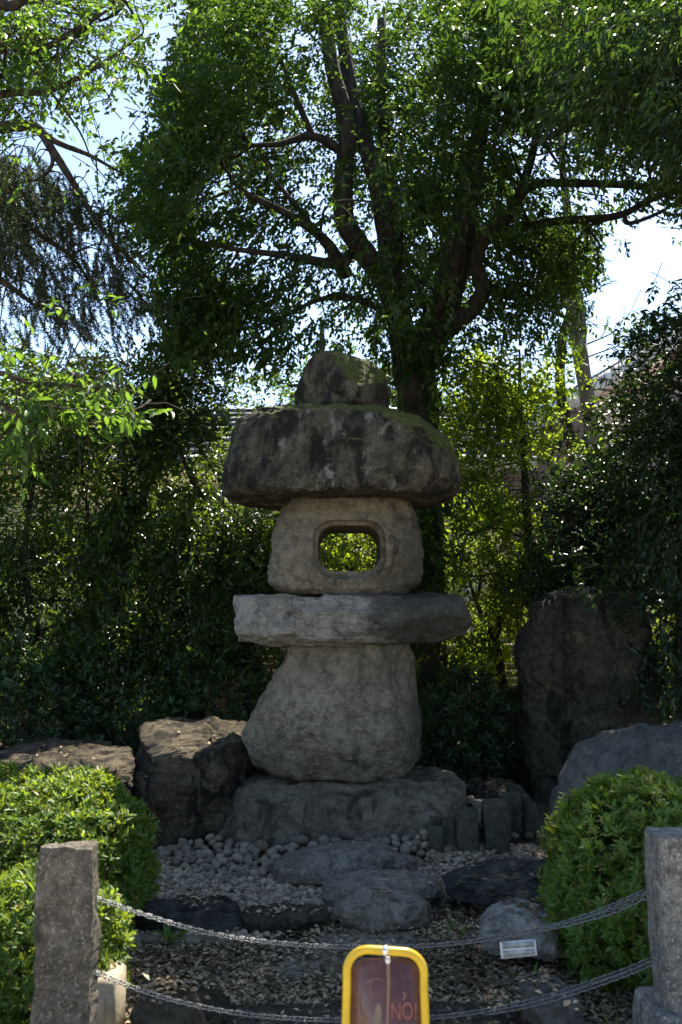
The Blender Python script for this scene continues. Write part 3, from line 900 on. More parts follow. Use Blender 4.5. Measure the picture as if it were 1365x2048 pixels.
def limb(root, name, pts, r, mat='bark', sides=10, jitter=0.06, k=6, collect=None):
    path = np.array([P(*p) for p in pts])
    path = catmull(path, k)
    path = path + 0.012 * np.stack([noise3(path * 2.3 + s) for s in (1, 31, 61)], -1)
    mb = MB()
    tube(mb, path, r, sides, jitter)
    if collect is not None: collect.extend(path.tolist())
    return mb.build(name, M[mat], root, smooth=True)


TUNNELS += [(P(950, 1100, 10.2), 0.5), (P(300, 1090, 8.9), 0.22), (P(450, 1020, 9.0), 0.3), (P(170, 1000, 8.9), 0.2), (P(90, 1180, 8.9), 0.2), (P(360, 1230, 9.0), 0.2), (P(230, 1280, 8.9), 0.16), (P(60, 1330, 8.9), 0.16), (P(500, 1130, 8.9), 0.2), (P(1290, 1330, 9.6), 0.2), (P(1120, 1000, 9.0), 0.2), (P(1280, 750, 8.2), 0.2), (P(1000, 1230, 10.3), 0.35), (P(1010, 800, 10.0), 0.55), (P(430, 980, 9.6), 0.4), (P(690, 1130, 9.3), 0.35), (P(480, 830, 9.6), 0.3), (P(150, 900, 9.5), 0.25), (P(330, 1020, 9.5), 0.22),
            (P(1200, 900, 9.0), 0.2),
            (P(100, 1575, 5.1), 0.42), (P(10, 1590, 5.2), 0.45), (P(160, 1640, 4.95), 0.2), (P(222, 1800, 4.3), 0.16), (P(200, 1860, 4.2), 0.16),
            (P(330, 1460, 7.1), 0.28), (P(430, 1450, 7.2), 0.3), (P(170, 1525, 6.9), 0.32), (P(60, 1525, 6.9), 0.2),
            (P(188, 1930, 3.5), 0.14), (P(215, 1990, 3.95), 0.16), (P(60, 1790, 4.1), 0.2),
            (P(100, 830, 4.6), 0.25), (P(250, 800, 4.8), 0.3), (P(40, 920, 4.6), 0.25), (P(855, 870, 7.1), 0.13), (P(740, 715, 7.1), 0.1)]

# ---- azaleas
def azalea(name, label, c, r, ex, nshoot, mat, seed, ll=0.048, lw=0.015, nl=7, lump=0.10, group=None, cat="azalea bush", zmin=-0.75, det=1):
    rg = np.random.default_rng(seed)
    c = np.array(c, float); r = np.array(r, float)
    root = thing(name, label, cat, (c[0], c[1], float(ground_z(c[0], c[1]))), group)
    u = unit(rg.normal(size=(nshoot * 2, 3)))
    u = u[u[:, 2] > zmin][:nshoot]
    K = len(u)
    rad = 1 / (np.abs(u) ** ex).sum(1) ** (1 / ex)
    sh = u * rad[:, None]
    lum = 1 + lump * (fbm(sh * 3.0 + seed, 3) * 1.6)
    depth = 1 - np.abs(rg.normal(0, 0.075, K)) - (rg.random(K) < 0.25) * rg.uniform(0, 0.2, K) + (rg.random(K) < 0.06) * rg.uniform(0, 0.04, K)
    tip = c + sh * r * (lum * depth)[:, None]
    tip[:, 2] = np.maximum(tip[:, 2], 0.02)
    nrm = unit(sh / r)
    sd = unit(nrm * 0.75 + np.array([0, 0, 0.65]) + rg.normal(0, 0.25, (K, 3)))
    a1 = unit(np.cross(sd, rg.normal(size=(K, 3))))
    a2 = np.cross(sd, a1)
    th = (np.arange(nl) / nl * 2 * math.pi)[None, :] + rg.uniform(0, 6.3, (K, 1)) + rg.normal(0, 0.25, (K, nl))
    elev = rg.uniform(0.25, 1.25, (K, nl))
    rad_ = a1[:, None, :] * np.cos(th)[..., None] + a2[:, None, :] * np.sin(th)[..., None]
    ax = rad_ * np.cos(elev)[..., None] + sd[:, None, :] * np.sin(elev)[..., None]
    nor = sd[:, None, :] * np.cos(elev)[..., None] - rad_ * np.sin(elev)[..., None]
    pos = tip[:, None, :] - sd[:, None, :] * rg.uniform(0, 0.03, (K, nl, 1))
    ln = ll * rg.uniform(0.55, 1.2, (K, nl)) * rg.uniform(0.75, 1.2, (K, 1)); wd = ln * lw / ll * rg.uniform(0.85, 1.2, (K, nl))
    f = leaf_mesh("foliage", pos.reshape(-1, 3), ax.reshape(-1, 3), nor.reshape(-1, 3), ln.ravel(), wd.ravel(), M[mat], root, det, curl=0.14, fold=0.14, gaps=False)
    f['kind'] = 'stuff'
    mb = MB()
    b0 = np.array([c[0], c[1], float(ground_z(c[0], c[1])) - 0.03])
    for k in range(26):
        b = b0 + np.array([rg.normal(0, r[0] * 0.22), rg.normal(0, r[1] * 0.22), 0])
        t = tip[rg.integers(K)]
        mid = b * 0.5 + t * 0.5 + np.array([0, 0, 0.06]) + rg.normal(0, 0.04, 3)
        mid = mid + (c - mid) * 0.15
        tube(mb, catmull([b, mid, c + (t - c) * 0.93], 4), [0.012, 0.008, 0.003], 5)
    for k in rg.choice(K, min(K, 420), replace=False):
        tube(mb, [tip[k], tip[k] - sd[k] * 0.05, c + (tip[k] - c) * 0.8 - np.array([0, 0, 0.03])], [0.0018, 0.0022, 0.0035], 3, closed=False)
    st = mb.build("stems", M['twig'], root, smooth=True)
    st['kind'] = 'stuff'
    return root


azalea("azalea_bush", "wide sunlit round azalea bush beside the low boulder", P(70, 1720, 5.2) * [1, 1, 0] + [0, 0, 0.27], (0.60, 0.6, 0.50), 2.4, 5000, 'leaf_azalea', 201, ll=0.044, lw=0.0145, group="clipped azalea bushes", lump=0.13)
azalea("azalea_bush", "lower azalea bush wrapped around the left granite post", P(70, 1850, 4.15) * [1, 1, 0] + [0, 0, 0.24], (0.36, 0.36, 0.29), 2.4, 1700, 'leaf_azalea', 202, group="clipped azalea bushes", lump=0.16)
azalea("azalea_bush", "plump green azalea bush hanging over the chains beside the right post", P(1310, 1750, 4.6) * [1, 1, 0] + [0, 0, 0.38], (0.47, 0.52, 0.47), 2.5, 5600, 'leaf_azalea', 203, ll=0.042, lw=0.014, group="clipped azalea bushes", lump=0.12)
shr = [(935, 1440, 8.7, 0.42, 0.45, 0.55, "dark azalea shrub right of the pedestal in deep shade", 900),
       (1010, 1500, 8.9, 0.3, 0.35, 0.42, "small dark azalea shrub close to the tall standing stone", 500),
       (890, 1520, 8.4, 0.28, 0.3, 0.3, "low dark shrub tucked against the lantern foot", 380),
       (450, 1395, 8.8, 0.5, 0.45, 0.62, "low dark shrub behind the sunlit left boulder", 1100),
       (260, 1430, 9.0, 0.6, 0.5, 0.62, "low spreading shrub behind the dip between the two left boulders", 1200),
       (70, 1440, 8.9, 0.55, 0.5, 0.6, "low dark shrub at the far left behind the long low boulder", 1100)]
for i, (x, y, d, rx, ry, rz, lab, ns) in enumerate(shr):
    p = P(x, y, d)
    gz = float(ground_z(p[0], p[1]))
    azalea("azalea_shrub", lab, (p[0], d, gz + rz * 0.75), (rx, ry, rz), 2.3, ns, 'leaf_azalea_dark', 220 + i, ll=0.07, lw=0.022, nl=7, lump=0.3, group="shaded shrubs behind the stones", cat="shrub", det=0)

# ------------------------------------------------------------------ the big tree behind the lantern
def base_of(x, y, d):
    p = P(x, y, d)
    return (p[0], d, float(ground_z(p[0], d)))


big = thing("evergreen_tree", "huge dark evergreen tree with many trunks right behind the lantern", "tree", base_of(855, 1500, 9.8))
lp = []
limb(big, "trunk", [(858, 1640, 9.8), (855, 1480, 9.8), (852, 1300, 9.8), (848, 1100, 9.8), (842, 900, 9.8), (832, 760, 9.8), (826, 690, 9.8)], [0.27, 0.21, 0.19, 0.20, 0.23], sides=16, collect=lp)
limbs = [
    ([(812, 730, 9.8), (800, 640, 9.75), (772, 565, 9.6), (722, 495, 9.4), (690, 440, 9.3), (688, 350, 9.3), (694, 250, 9.3), (662, 120, 9.4), (640, -60, 9.5)], [0.14, 0.115, 0.10, 0.085, 0.06]),
    ([(808, 720, 9.85), (795, 620, 9.8), (778, 520, 9.75), (764, 410, 9.7), (738, 310, 9.7), (706, 200, 9.7), (684, 60, 9.8), (676, -60, 9.9)], [0.12, 0.10, 0.09, 0.075, 0.045]),
    ([(790, 560, 9.9), (792, 440, 9.95), (780, 350, 10.0), (764, 200, 10.0), (764, 40, 10.1)], [0.08, 0.07, 0.05]),
    ([(842, 720, 9.8), (872, 650, 9.7), (900, 570, 9.6), (918, 490, 9.6), (938, 380, 9.6), (962, 250, 9.7), (975, 120, 9.8), (985, -40, 9.9)], [0.19, 0.16, 0.13, 0.075, 0.055]),
    ([(850, 690, 9.7), (905, 650, 9.5), (950, 612, 9.4), (966, 575, 9.35), (952, 525, 9.3), (972, 475, 9.2), (1020, 430, 9.1), (1060, 330, 9.1), (1075, 250, 9.1)], [0.11, 0.085, 0.07, 0.055, 0.03]),
    ([(985, 465, 9.2), (1060, 452, 9.0), (1130, 440, 8.9), (1235, 432, 8.7), (1290, 405, 8.6), (1370, 372, 8.5), (1480, 330, 8.4)], [0.045, 0.04, 0.033, 0.026, 0.018]),
    ([(1235, 432, 8.7), (1180, 452, 8.8), (1160, 470, 8.8)], [0.02, 0.012, 0.006]),
    ([(1250, 428, 8.65), (1258, 447, 8.6), (1310, 430, 8.5), (1370, 395, 8.5)], [0.022, 0.018, 0.012]),
    ([(1030, 415, 9.1), (1065, 372, 9.0), (1150, 366, 8.9), (1240, 369, 8.8), (1370, 378, 8.7), (1470, 360, 8.6)], [0.04, 0.038, 0.035, 0.03, 0.02]),
    ([(700, 510, 9.5), (680, 528, 9.2), (610, 518, 8.9), (540, 508, 8.7), (450, 494, 8.5), (370, 478, 8.3)], [0.06, 0.05, 0.035, 0.022, 0.01]),
    ([(690, 545, 9.5), (668, 505, 9.2), (630, 462, 9.0), (570, 425, 8.8), (490, 385, 8.6), (440, 325, 8.5)], [0.075, 0.055, 0.04, 0.028, 0.012]),
    ([(640, 470, 9.0), (600, 420, 9.0), (540, 345, 8.9), (535, 300, 8.9)], [0.03, 0.02, 0.01]),
    ([(680, 300, 9.3), (625, 272, 9.2), (560, 288, 9.0), (500, 290, 8.9)], [0.05, 0.035, 0.018]),
    ([(625, 272, 9.2), (590, 190, 9.1), (560, 120, 9.0), (500, 60, 9.0)], [0.035, 0.025, 0.012]),
    ([(800, 640, 9.7), (720, 600, 9.3), (640, 600, 9.0), (560, 640, 8.8)], [0.04, 0.03, 0.012]),
    ([(960, 250, 9.7), (1000, 180, 9.5), (1030, 90, 9.4), (1040, -20, 9.4)], [0.05, 0.04, 0.03]),
]
for pts, r in limbs:
    limb(big, "limb", pts, r, sides=12, collect=lp)
left_poly = [(345, -40), (700, -60), (720, 150), (660, 300), (690, 420), (640, 500), (560, 560), (520, 640), (480, 720), (420, 720), (340, 690), (315, 600), (335, 540), (250, 455), (265, 395), (240, 330), (305, 250), (275, 120), (330, 90)]
mid_poly = [(640, -60), (1100, -60), (1120, 120), (1050, 300), (1050, 470), (960, 560), (900, 640), (800, 660), (720, 620), (660, 480), (700, 250)]
right_poly = [(1020, -60), (1700, -60), (1720, 450), (1480, 470), (1365, 430), (1240, 430), (1180, 470), (1040, 480), (1030, 300)]
low_right = [(960, 440), (1180, 440), (1215, 540), (1190, 640), (1130, 700), (1000, 720), (930, 690), (950, 560)]
limb_holes = tuple((x, y, 47) for x, y in ((650, 80), (668, 140), (690, 220), (694, 300), (688, 370), (694, 450), (730, 300), (745, 360), (764, 430), (710, 220), (775, 520), (915, 490), (900, 570), (925, 430), (965, 570), (955, 500))) + tuple((x, y, 34) for x, y in ((1158, 600), (1165, 660), (1172, 720), (1182, 790), (1190, 850), (985, 465), (1060, 450), (1130, 440), (1200, 434), (1270, 415), (1100, 368), (1180, 366), (1260, 370), (600, 520), (660, 490), (620, 460)))
crown(big, [
    (left_poly, (7.4, 10.4), 5400, 0.6, ((520, 300, 26), (650, 260, 30), (470, 540, 25), (590, 620, 40), (640, 560, 40)) + limb_holes),
    ([(330, 600), (520, 580), (600, 680), (540, 760), (340, 720)], (8.2, 10.3), 850, 0.6),
    ([(500, 540), (700, 520), (800, 600), (790, 720), (640, 730), (560, 740), (500, 660)], (9.0, 11), 420, 0.8),
    (mid_poly, (7.6, 8.7), 1500, 0.85, limb_holes),
    (mid_poly, (9.9, 11.2), 3300, 0.7, ((840, 300, 30), (900, 330, 25), (1010, 250, 30))),
    (right_poly, (8.0, 10.2), 3500, 0.7, ((1300, 520, 60), (1160, 300, 35), (1090, 340, 28), (1220, 480, 40)) + limb_holes),
    (low_right, (9.0, 11.0), 1100, 0.75, limb_holes),
    ([(770, 580), (880, 600), (900, 700), (870, 800), (840, 860), (800, 800), (770, 700)], (9.3, 9.65), 180, 0.5),
    ([(820, 980), (880, 960), (890, 1180), (850, 1260), (830, 1150)], (9.3, 9.6), 190, 0.4),
    ([(800, 1250), (900, 1230), (910, 1420), (820, 1420)], (9.25, 9.6), 90, 0.4),
], 'leaf_dark', 301, nl=11, tl=0.28, ll=0.070, lw=0.033, droop=0.3, tilt=0.55, limb_pts=lp[::2], nsec=330)

# ---- tree standing off to the right whose heavy boughs hang into the top right corner
oak = thing("evergreen_oak", "dark evergreen oak hanging its boughs into the upper right corner", "tree", (3.6, 6.2, 0.0))
lp = []
limb(oak, "trunk", [(1860, 1750, 6.2), (1850, 1300, 6.2), (1840, 800, 6.2), (1800, 400, 6.2), (1750, 0, 6.2)], [0.24, 0.2, 0.18, 0.14, 0.1], sides=12, collect=lp)
limb(oak, "limb", [(1810, 450, 6.2), (1600, 300, 6.3), (1450, 190, 6.4), (1300, 120, 6.5), (1150, 60, 6.6)], [0.09, 0.06, 0.045, 0.03, 0.012], collect=lp)
limb(oak, "limb", [(1600, 300, 6.3), (1420, 200, 7.0), (1290, 190, 7.3), (1200, 218, 7.5), (1110, 268, 7.7), (1060, 290, 7.8)], [0.06, 0.05, 0.04, 0.03, 0.012], collect=lp)
limb(oak, "limb", [(1800, 400, 6.2), (1650, 100, 6.6), (1500, -50, 7), (1350, -120, 7.2)], [0.08, 0.06, 0.03], collect=lp)
crown(oak, [([(1050, -60), (1900, -60), (1900, 380), (1500, 380), (1365, 330), (1260, 300), (1170, 250), (1060, 180)], (5.6, 7.6), 3000, 0.75),
            ([(1500, 200), (2000, 200), (2000, 900), (1700, 900), (1500, 560)], (5.4, 7.6), 1500, 0.5),
            ([(1900, -900), (3600, -900), (3400, 900), (2000, 900)], (2.6, 5.4), 1200, 0.3)],  # unseen foliage added beside the camera to shade the lantern's right side
      'leaf_oak', 311, nl=9, tl=0.3, ll=0.085, lw=0.027, droop=0.75, limb_pts=lp, nsec=90)

# ---- spring-green tree off to the left: high thin leaves and one low bough in the sun
spt = thing("spring_tree", "light green leafy tree reaching in from the left edge, with one low sunny bough", "tree", (-2.9, 5.6, 0.0))
lp = []
limb(spt, "trunk", [(-330, 1700, 5.6), (-340, 1300, 5.6), (-330, 900, 5.6), (-300, 500, 5.6), (-260, 100, 5.7), (-220, -200, 5.8)], [0.17, 0.15, 0.13, 0.11, 0.08, 0.05], 'bark_brown', 12, collect=lp)
limb(spt, "limb", [(-290, 400, 5.6), (-120, 250, 5.9), (0, 190, 6.1), (100, 180, 6.2), (200, 130, 6.3), (285, 70, 6.3)], [0.05, 0.035, 0.022, 0.014, 0.006], 'bark_brown', collect=lp)
limb(spt, "limb", [(-260, 100, 5.7), (-100, 40, 5.9), (60, 100, 6.1), (150, 60, 6.2), (250, 0, 6.3)], [0.05, 0.03, 0.018, 0.006], 'bark_brown', collect=lp)
limb(spt, "limb", [(-60, 30, 5.6), (-10, 8, 5.5), (30, 10, 5.5), (70, -30, 5.4)], [0.035, 0.03, 0.026], 'bark', collect=lp)
limb(spt, "limb", [(-320, 900, 5.6), (-200, 800, 5.2), (-60, 740, 4.9), (60, 765, 4.7), (160, 770, 4.7), (260, 780, 4.8), (300, 800, 4.8)], [0.035, 0.025, 0.014, 0.009, 0.006, 0.003], 'bark_brown', collect=lp)
limb(spt, "limb", [(-60, 745, 4.9), (20, 820, 4.6), (70, 850, 4.6), (60, 910, 4.5)], [0.012, 0.008, 0.003], 'bark_brown', collect=lp)
crown(spt, [([(-300, -60), (290, -60), (300, 60), (270, 110), (290, 180), (280, 240), (210, 290), (150, 230), (60, 240), (0, 240), (-300, 420)], (5.6, 7.0), 1050, 0.85, ((180, 250, 20), (240, 120, 20)))],
      'leaf_spring', 321, nl=8, tl=0.3, ll=0.064, lw=0.029, droop=0.55, limb_pts=lp, nsec=110, twigmat='bark_brown')
crown(spt, [([(30, 810), (130, 770), (230, 775), (290, 800), (300, 840), (230, 840), (170, 825), (90, 865), (80, 890), (40, 880)], (4.45, 5.0), 62, 0.3),
            ([(-60, 860), (60, 860), (95, 935), (40, 970), (-60, 960)], (4.4, 4.9), 30, 0.3),
            ([(0, 700), (150, 690), (140, 760), (20, 760)], (4.6, 5.2), 10, 0.3), ([(60, 540), (250, 540), (260, 610), (90, 620)], (5.2, 5.8), 12, 0.4)],
      'leaf_spring', 322, k=1, nl=9, tl=0.26, ll=0.072, lw=0.027, droop=0.55, detail=1, limb_pts=lp, nsec=40, twigmat='bark_brown', name="low_bough_leaves")

# ---- cedar with drooping boughs
ced = thing("cedar_tree", "cedar with weeping needle boughs at the left under an arching branch", "tree", (-3.9, 8.6, 0.0))
clp = []
limb(ced, "trunk", [(-320, 1650, 8.6), (-325, 1200, 8.6), (-320, 700, 8.6), (-310, 200, 8.6), (-300, -300, 8.6)], [0.26, 0.23, 0.2, 0.16, 0.12], 'bark_brown', 12)
cl = [([(-310, 420, 8.6), (-150, 320, 8.4), (-30, 262, 8.2), (40, 251, 8.1), (78, 260, 8.05), (105, 300, 8.0), (150, 370, 7.9), (200, 450, 7.9), (260, 520, 7.9), (318, 575, 7.9)], [0.07, 0.055, 0.045, 0.033, 0.018, 0.006]),
      ([(80, 262, 8.05), (120, 288, 8.0), (180, 312, 8.0), (250, 350, 7.9)], [0.03, 0.022, 0.008]),
      ([(100, 295, 8.0), (106, 322, 8.0), (95, 345, 8.0), (70, 360, 8.0)], [0.022, 0.016, 0.006]),
      ([(-310, 520, 8.6), (-100, 400, 8.5), (10, 420, 8.4), (80, 470, 8.3), (150, 520, 8.2), (200, 600, 8.1)], [0.07, 0.05, 0.03, 0.018, 0.008]),
      ([(-310, 460, 8.6), (-150, 320, 8.7), (-20, 310, 8.7), (40, 380, 8.6), (100, 480, 8.5)], [0.06, 0.04, 0.025, 0.01]),
      ([(-310, 620, 8.6), (-100, 520, 8.3), (0, 560, 8.2), (80, 620, 8.1)], [0.06, 0.04, 0.012])]
for pts, r in cl: limb(ced, "limb", pts, r, 'bark_brown', 9, collect=clp)
rg = np.random.default_rng(77)
cpoly = [(-60, 290), (60, 300), (120, 340), (190, 390), (260, 450), (310, 540), (325, 620), (270, 640), (220, 640), (150, 650), (90, 620), (40, 650), (-60, 700)]
tops = np.concatenate([crown_points(cpoly, (7.7, 8.7), 520, rg, 0.6, 5), crown_points([(-60, 270), (70, 290), (110, 380), (60, 480), (-60, 480)], (8.5, 9.0), 160, rg, 0.3, 6)])
clpa = np.array(clp)
mb = MB(); pp, aa = [], []
for t in tops:
    L = rg.uniform(0.18, 0.42)
    dr = unit(np.array([rg.normal(0.15, 0.35), rg.normal(0, 0.3), -1.0]))
    path = np.array([t + dr * L * s + np.array([0.05, 0, 0]) * s * s for s in np.linspace(0, 1, 5)])
    tube(mb, path, [0.004, 0.0015], 3, closed=False)
    b = clpa[np.argmin(np.linalg.norm(clpa - t, axis=1) + 0.3 * np.maximum(0, t[2] - clpa[:, 2]))]
    if rg.random() < 0.22: tube(mb, catmull([b, (b + t) / 2 + np.array([0, 0, 0.08]), t], 3), [0.008, 0.004], 4, closed=False)
    nn = int(L * 380)
    s = rg.random(nn)
    pp.append(t + dr * L * s[:, None] + np.array([0.05, 0, 0]) * (s * s)[:, None])
    aa.append(unit(rg.normal(0, 1, (nn, 3))) + dr * 0.7)
pp = np.concatenate(pp); aa = np.concatenate(aa)
nd = leaf_mesh("needles", pp, aa, rg.normal(size=pp.shape), rg.uniform(0.022, 0.045, len(pp)), rg.uniform(0.005, 0.009, len(pp)), M['needle'], ced, 0, gaps=False)
nd['kind'] = 'stuff'
tw = mb.build("twigs", M['bark_brown'], ced, smooth=True); tw['kind'] = 'stuff'

# ---- small trees and tall hedge shrubs at the back
def small_tree(name, label, cat, stems, regions, leaf, seed, group=None, bark_='bark', nsec=60, **k):
    x, y, d = stems[0][0][0]
    root = thing(name, label, cat, base_of(x, y, d), group)
    lp = []
    for i, (pts, r) in enumerate(stems):
        limb(root, "trunk" if i == 0 else "limb", pts, r, bark_, 8, collect=lp)
    crown(root, regions, leaf, seed, limb_pts=lp, nsec=nsec, twigmat=bark_, **k)
    return root


small_tree("camellia_tree", "dense dark camellia at the far left edge behind the low boulder", "tree",
           [([(60, 1560, 9.4), (70, 1300, 9.4), (50, 1100, 9.4), (90, 850, 9.4)], [0.045, 0.035, 0.012]), ([(68, 1350, 9.4), (-20, 1150, 9.3), (-60, 900, 9.3)], [0.03, 0.012])],
           [([(-200, 720), (0, 680), (140, 690), (240, 700), (190, 900), (170, 1100), (190, 1300), (120, 1420), (-200, 1450)], (8.7, 10.0), 2500, 0.65, ((60, 1290, 26),)), ([(-150, 1030), (260, 1030), (270, 1420), (-150, 1430)], (9.9, 10.8), 1300, 0.6), ([(-150, 760), (240, 760), (260, 1000), (-150, 1000)], (9.9, 10.8), 700, 0.6)],
           'leaf_hedge', 401, ll=0.066, lw=0.033, droop=0.3, group="tall dark hedge trees along the back left")
small_tree("camellia_tree", "dark camellia with bare lower stems, second from the left", "tree",
           [([(215, 1560, 9.5), (222, 1350, 9.5), (235, 1200, 9.5), (250, 1000, 9.5), (240, 800, 9.5)], [0.05, 0.04, 0.03, 0.012]), ([(230, 1250, 9.5), (180, 1050, 9.4), (160, 900, 9.4)], [0.03, 0.01])],
           [([(120, 740), (230, 700), (340, 720), (400, 790), (380, 940), (340, 1120), (320, 1300), (260, 1400), (150, 1380), (130, 1150)], (8.8, 10.1), 2600, 0.7, ((180, 1200, 26), (240, 1320, 24), (320, 1220, 22)))],
           'leaf_hedge', 402, ll=0.066, lw=0.033, droop=0.3, group="tall dark hedge trees along the back left")
small_tree("camellia_tree", "dark hedge tree with slanting stems left of the lantern cap", "tree",
           [([(410, 1560, 9.6), (405, 1400, 9.6), (415, 1200, 9.6), (420, 1050, 9.6), (380, 950, 9.6), (340, 850, 9.5)], [0.05, 0.04, 0.03, 0.012]),
            ([(420, 1060, 9.6), (400, 980, 9.5), (370, 920, 9.5)], [0.025, 0.01]), ([(418, 1100, 9.6), (450, 1000, 9.6), (420, 930, 9.6), (395, 890, 9.6)], [0.025, 0.01])],
           [([(260, 720), (430, 690), (520, 740), (560, 830), (480, 850), (460, 900), (380, 900), (300, 930)], (8.8, 10.2), 1300, 0.7),
            ([(290, 930), (380, 960), (430, 1000), (480, 1000), (560, 1020), (560, 1200), (500, 1260), (420, 1340), (300, 1340), (270, 1150)], (8.9, 10.2), 1700, 0.65, ((340, 1210, 24), (300, 1270, 20), (410, 1000, 20)))],
           'leaf_hedge', 403, clump=0.7, ll=0.066, lw=0.033, droop=0.3, group="tall dark hedge trees along the back left")
small_tree("camellia_tree", "glossy low camellia crowding the lantern platform on its left", "tree",
           [([(500, 1540, 9.2), (495, 1350, 9.2), (520, 1150, 9.2), (510, 1030, 9.2)], [0.04, 0.03, 0.012])],
           [([(420, 1020), (560, 1000), (600, 1100), (580, 1250), (540, 1320), (430, 1340), (390, 1230)], (8.6, 9.6), 1000, 0.6), ([(240, 850), (570, 840), (570, 1020), (240, 1020)], (10.0, 11.0), 480, 0.7)],
           'leaf_hedge', 404, ll=0.066, lw=0.033, droop=0.3, group="tall dark hedge trees along the back left")
small_tree("camellia_tree", "bright leaved shrub seen through the window of the lantern", "shrub",
           [([(700, 1560, 9.3), (700, 1350, 9.3), (690, 1150, 9.3)], [0.03, 0.012])],
           [([(610, 1090), (700, 1080), (790, 1090), (800, 1300), (600, 1300)], (8.7, 9.7), 420, 0.4), ([(600, 1000), (800, 1000), (800, 1100), (600, 1110)], (9.8, 10.8), 420, 0.4)],
           'leaf_young', 405, ll=0.07, lw=0.03, droop=0.3, nsec=20)
small_tree("young_tree", "airy yellow-green young tree with a straight thin trunk right of the lantern", "tree",
           [([(1085, 1560, 10.0), (1075, 1350, 10.0), (1062, 1150, 10.0), (1050, 950, 10.0), (1042, 800, 10.0), (1040, 700, 10.0)], [0.06, 0.05, 0.042, 0.03, 0.01])],
           [([(900, 720), (960, 650), (1100, 640), (1160, 720), (1150, 860), (1080, 930), (950, 920), (890, 850)], (9.2, 10.8), 900, 0.9, ((960, 690, 20),)),
            ([(880, 900), (1000, 930), (1060, 1000), (1100, 1130), (1050, 1230), (940, 1200), (880, 1100)], (9.4, 10.8), 620, 0.95, ((1040, 980, 30), (1060, 1090, 24), (925, 960, 24), (930, 1180, 20)))],
           'leaf_young', 411, ll=0.068, lw=0.036, droop=0.05, tilt=0.8, group="young trees right of the lantern")
small_tree("young_tree", "little forked tree with sunlit leaves in front of the board fence", "tree",
           [([(1030, 1470, 10.3), (1005, 1360, 10.3), (990, 1280, 10.3), (960, 1220, 10.3), (935, 1150, 10.3)], [0.06, 0.05, 0.03, 0.012]),
            ([(990, 1280, 10.3), (1010, 1220, 10.3), (1042, 1170, 10.3), (1060, 1110, 10.3)], [0.035, 0.028, 0.01]),
            ([(955, 1200, 10.3), (962, 1150, 10.3), (955, 1110, 10.3)], [0.02, 0.008]),
            ([(1050, 1400, 10.3), (1035, 1250, 10.3), (1030, 1170, 10.3)], [0.02, 0.008])],
           [([(870, 1080), (990, 1060), (1080, 1100), (1070, 1240), (1000, 1290), (900, 1290), (870, 1200)], (9.8, 11.0), 480, 0.8, ((930, 1180, 25), (980, 1270, 16))),
            ([(900, 1230), (1040, 1230), (1040, 1340), (930, 1370), (880, 1330)], (10.0, 10.9), 130, 0.8)],
           'leaf_young', 412, ll=0.065, lw=0.029, droop=0.3, group="young trees right of the lantern")
small_tree("holly_tree", "tall bluish dark holly at the right edge above the grey boulder", "tree",
           [([(1370, 1560, 8.2), (1365, 1200, 8.2), (1370, 900, 8.2), (1390, 650, 8.2)], [0.07, 0.05, 0.015])],
           [([(1300, 600), (1365, 545), (1500, 520), (1600, 700), (1600, 1400), (1330, 1430), (1240, 1280), (1180, 1100), (1200, 950), (1230, 800), (1235, 640)], (7.6, 9.2), 3000, 0.55, ((1290, 1220, 18),))],
           'leaf_holly', 421, ll=0.075, lw=0.033, droop=0.4, group="dark hollies at the right")
small_tree("holly_tree", "shorter black-green holly behind the tall standing stone", "tree",
           [([(1150, 1560, 9.4), (1160, 1300, 9.4), (1170, 1100, 9.4), (1180, 950, 9.4)], [0.05, 0.035, 0.012])],
           [([(1120, 920), (1230, 880), (1290, 1000), (1290, 1180), (1200, 1240), (1090, 1230), (1060, 1150), (1100, 1040)], (8.9, 10.0), 1500, 0.65, ((1070, 1080, 14),))],
           'leaf_holly', 422, ll=0.065, lw=0.03, droop=0.35, group="dark hollies at the right")
small_tree("holly_tree", "ragged holly sapling low on the right beside the fence", "tree",
           [([(1340, 1560, 9.8), (1335, 1400, 9.8), (1320, 1250, 9.8)], [0.03, 0.01])],
           [([(1270, 1210), (1420, 1180), (1440, 1400), (1340, 1430), (1290, 1360)], (9.3, 10.4), 350, 0.7)],
           'leaf_young', 423, ll=0.06, lw=0.028, droop=0.35, nsec=20)
# bare pale tree
pal = thing("bare_tree", "tall pale trunk with bare twigs against the white sky at the right", "tree", base_of(1215, 1500, 12.5))
lp = []
limb(pal, "trunk", [(1225, 1500, 12.5), (1215, 1150, 12.5), (1190, 900, 12.5), (1172, 780, 12.5), (1158, 690, 12.5)], [0.12, 0.11, 0.10, 0.098, 0.10], 'bark_pale', 14, 0.03, collect=lp)
limb(pal, "limb", [(1158, 710, 12.5), (1150, 650, 12.5), (1142, 560, 12.5), (1138, 450, 12.5), (1125, 330, 12.5), (1118, 150, 12.5)], [0.085, 0.075, 0.065, 0.05, 0.04], 'bark_pale', 12, 0.03, collect=lp)
limb(pal, "limb", [(1162, 705, 12.5), (1164, 640, 12.6), (1150, 560, 12.7), (1133, 480, 12.7), (1128, 390, 12.8)], [0.07, 0.05, 0.04, 0.02], 'bark_pale', 10, 0.03, collect=lp)
limb(pal, "limb", [(1150, 640, 12.6), (1120, 560, 12.8), (1080, 480, 12.9), (1050, 390, 13)], [0.05, 0.05, 0.04, 0.025], 'bark_pale', 10, 0.03, collect=lp)
pal2 = thing("bare_tree", "darker slim trunk leaning beside the pale one", "tree", base_of(1165, 1500, 12.8))
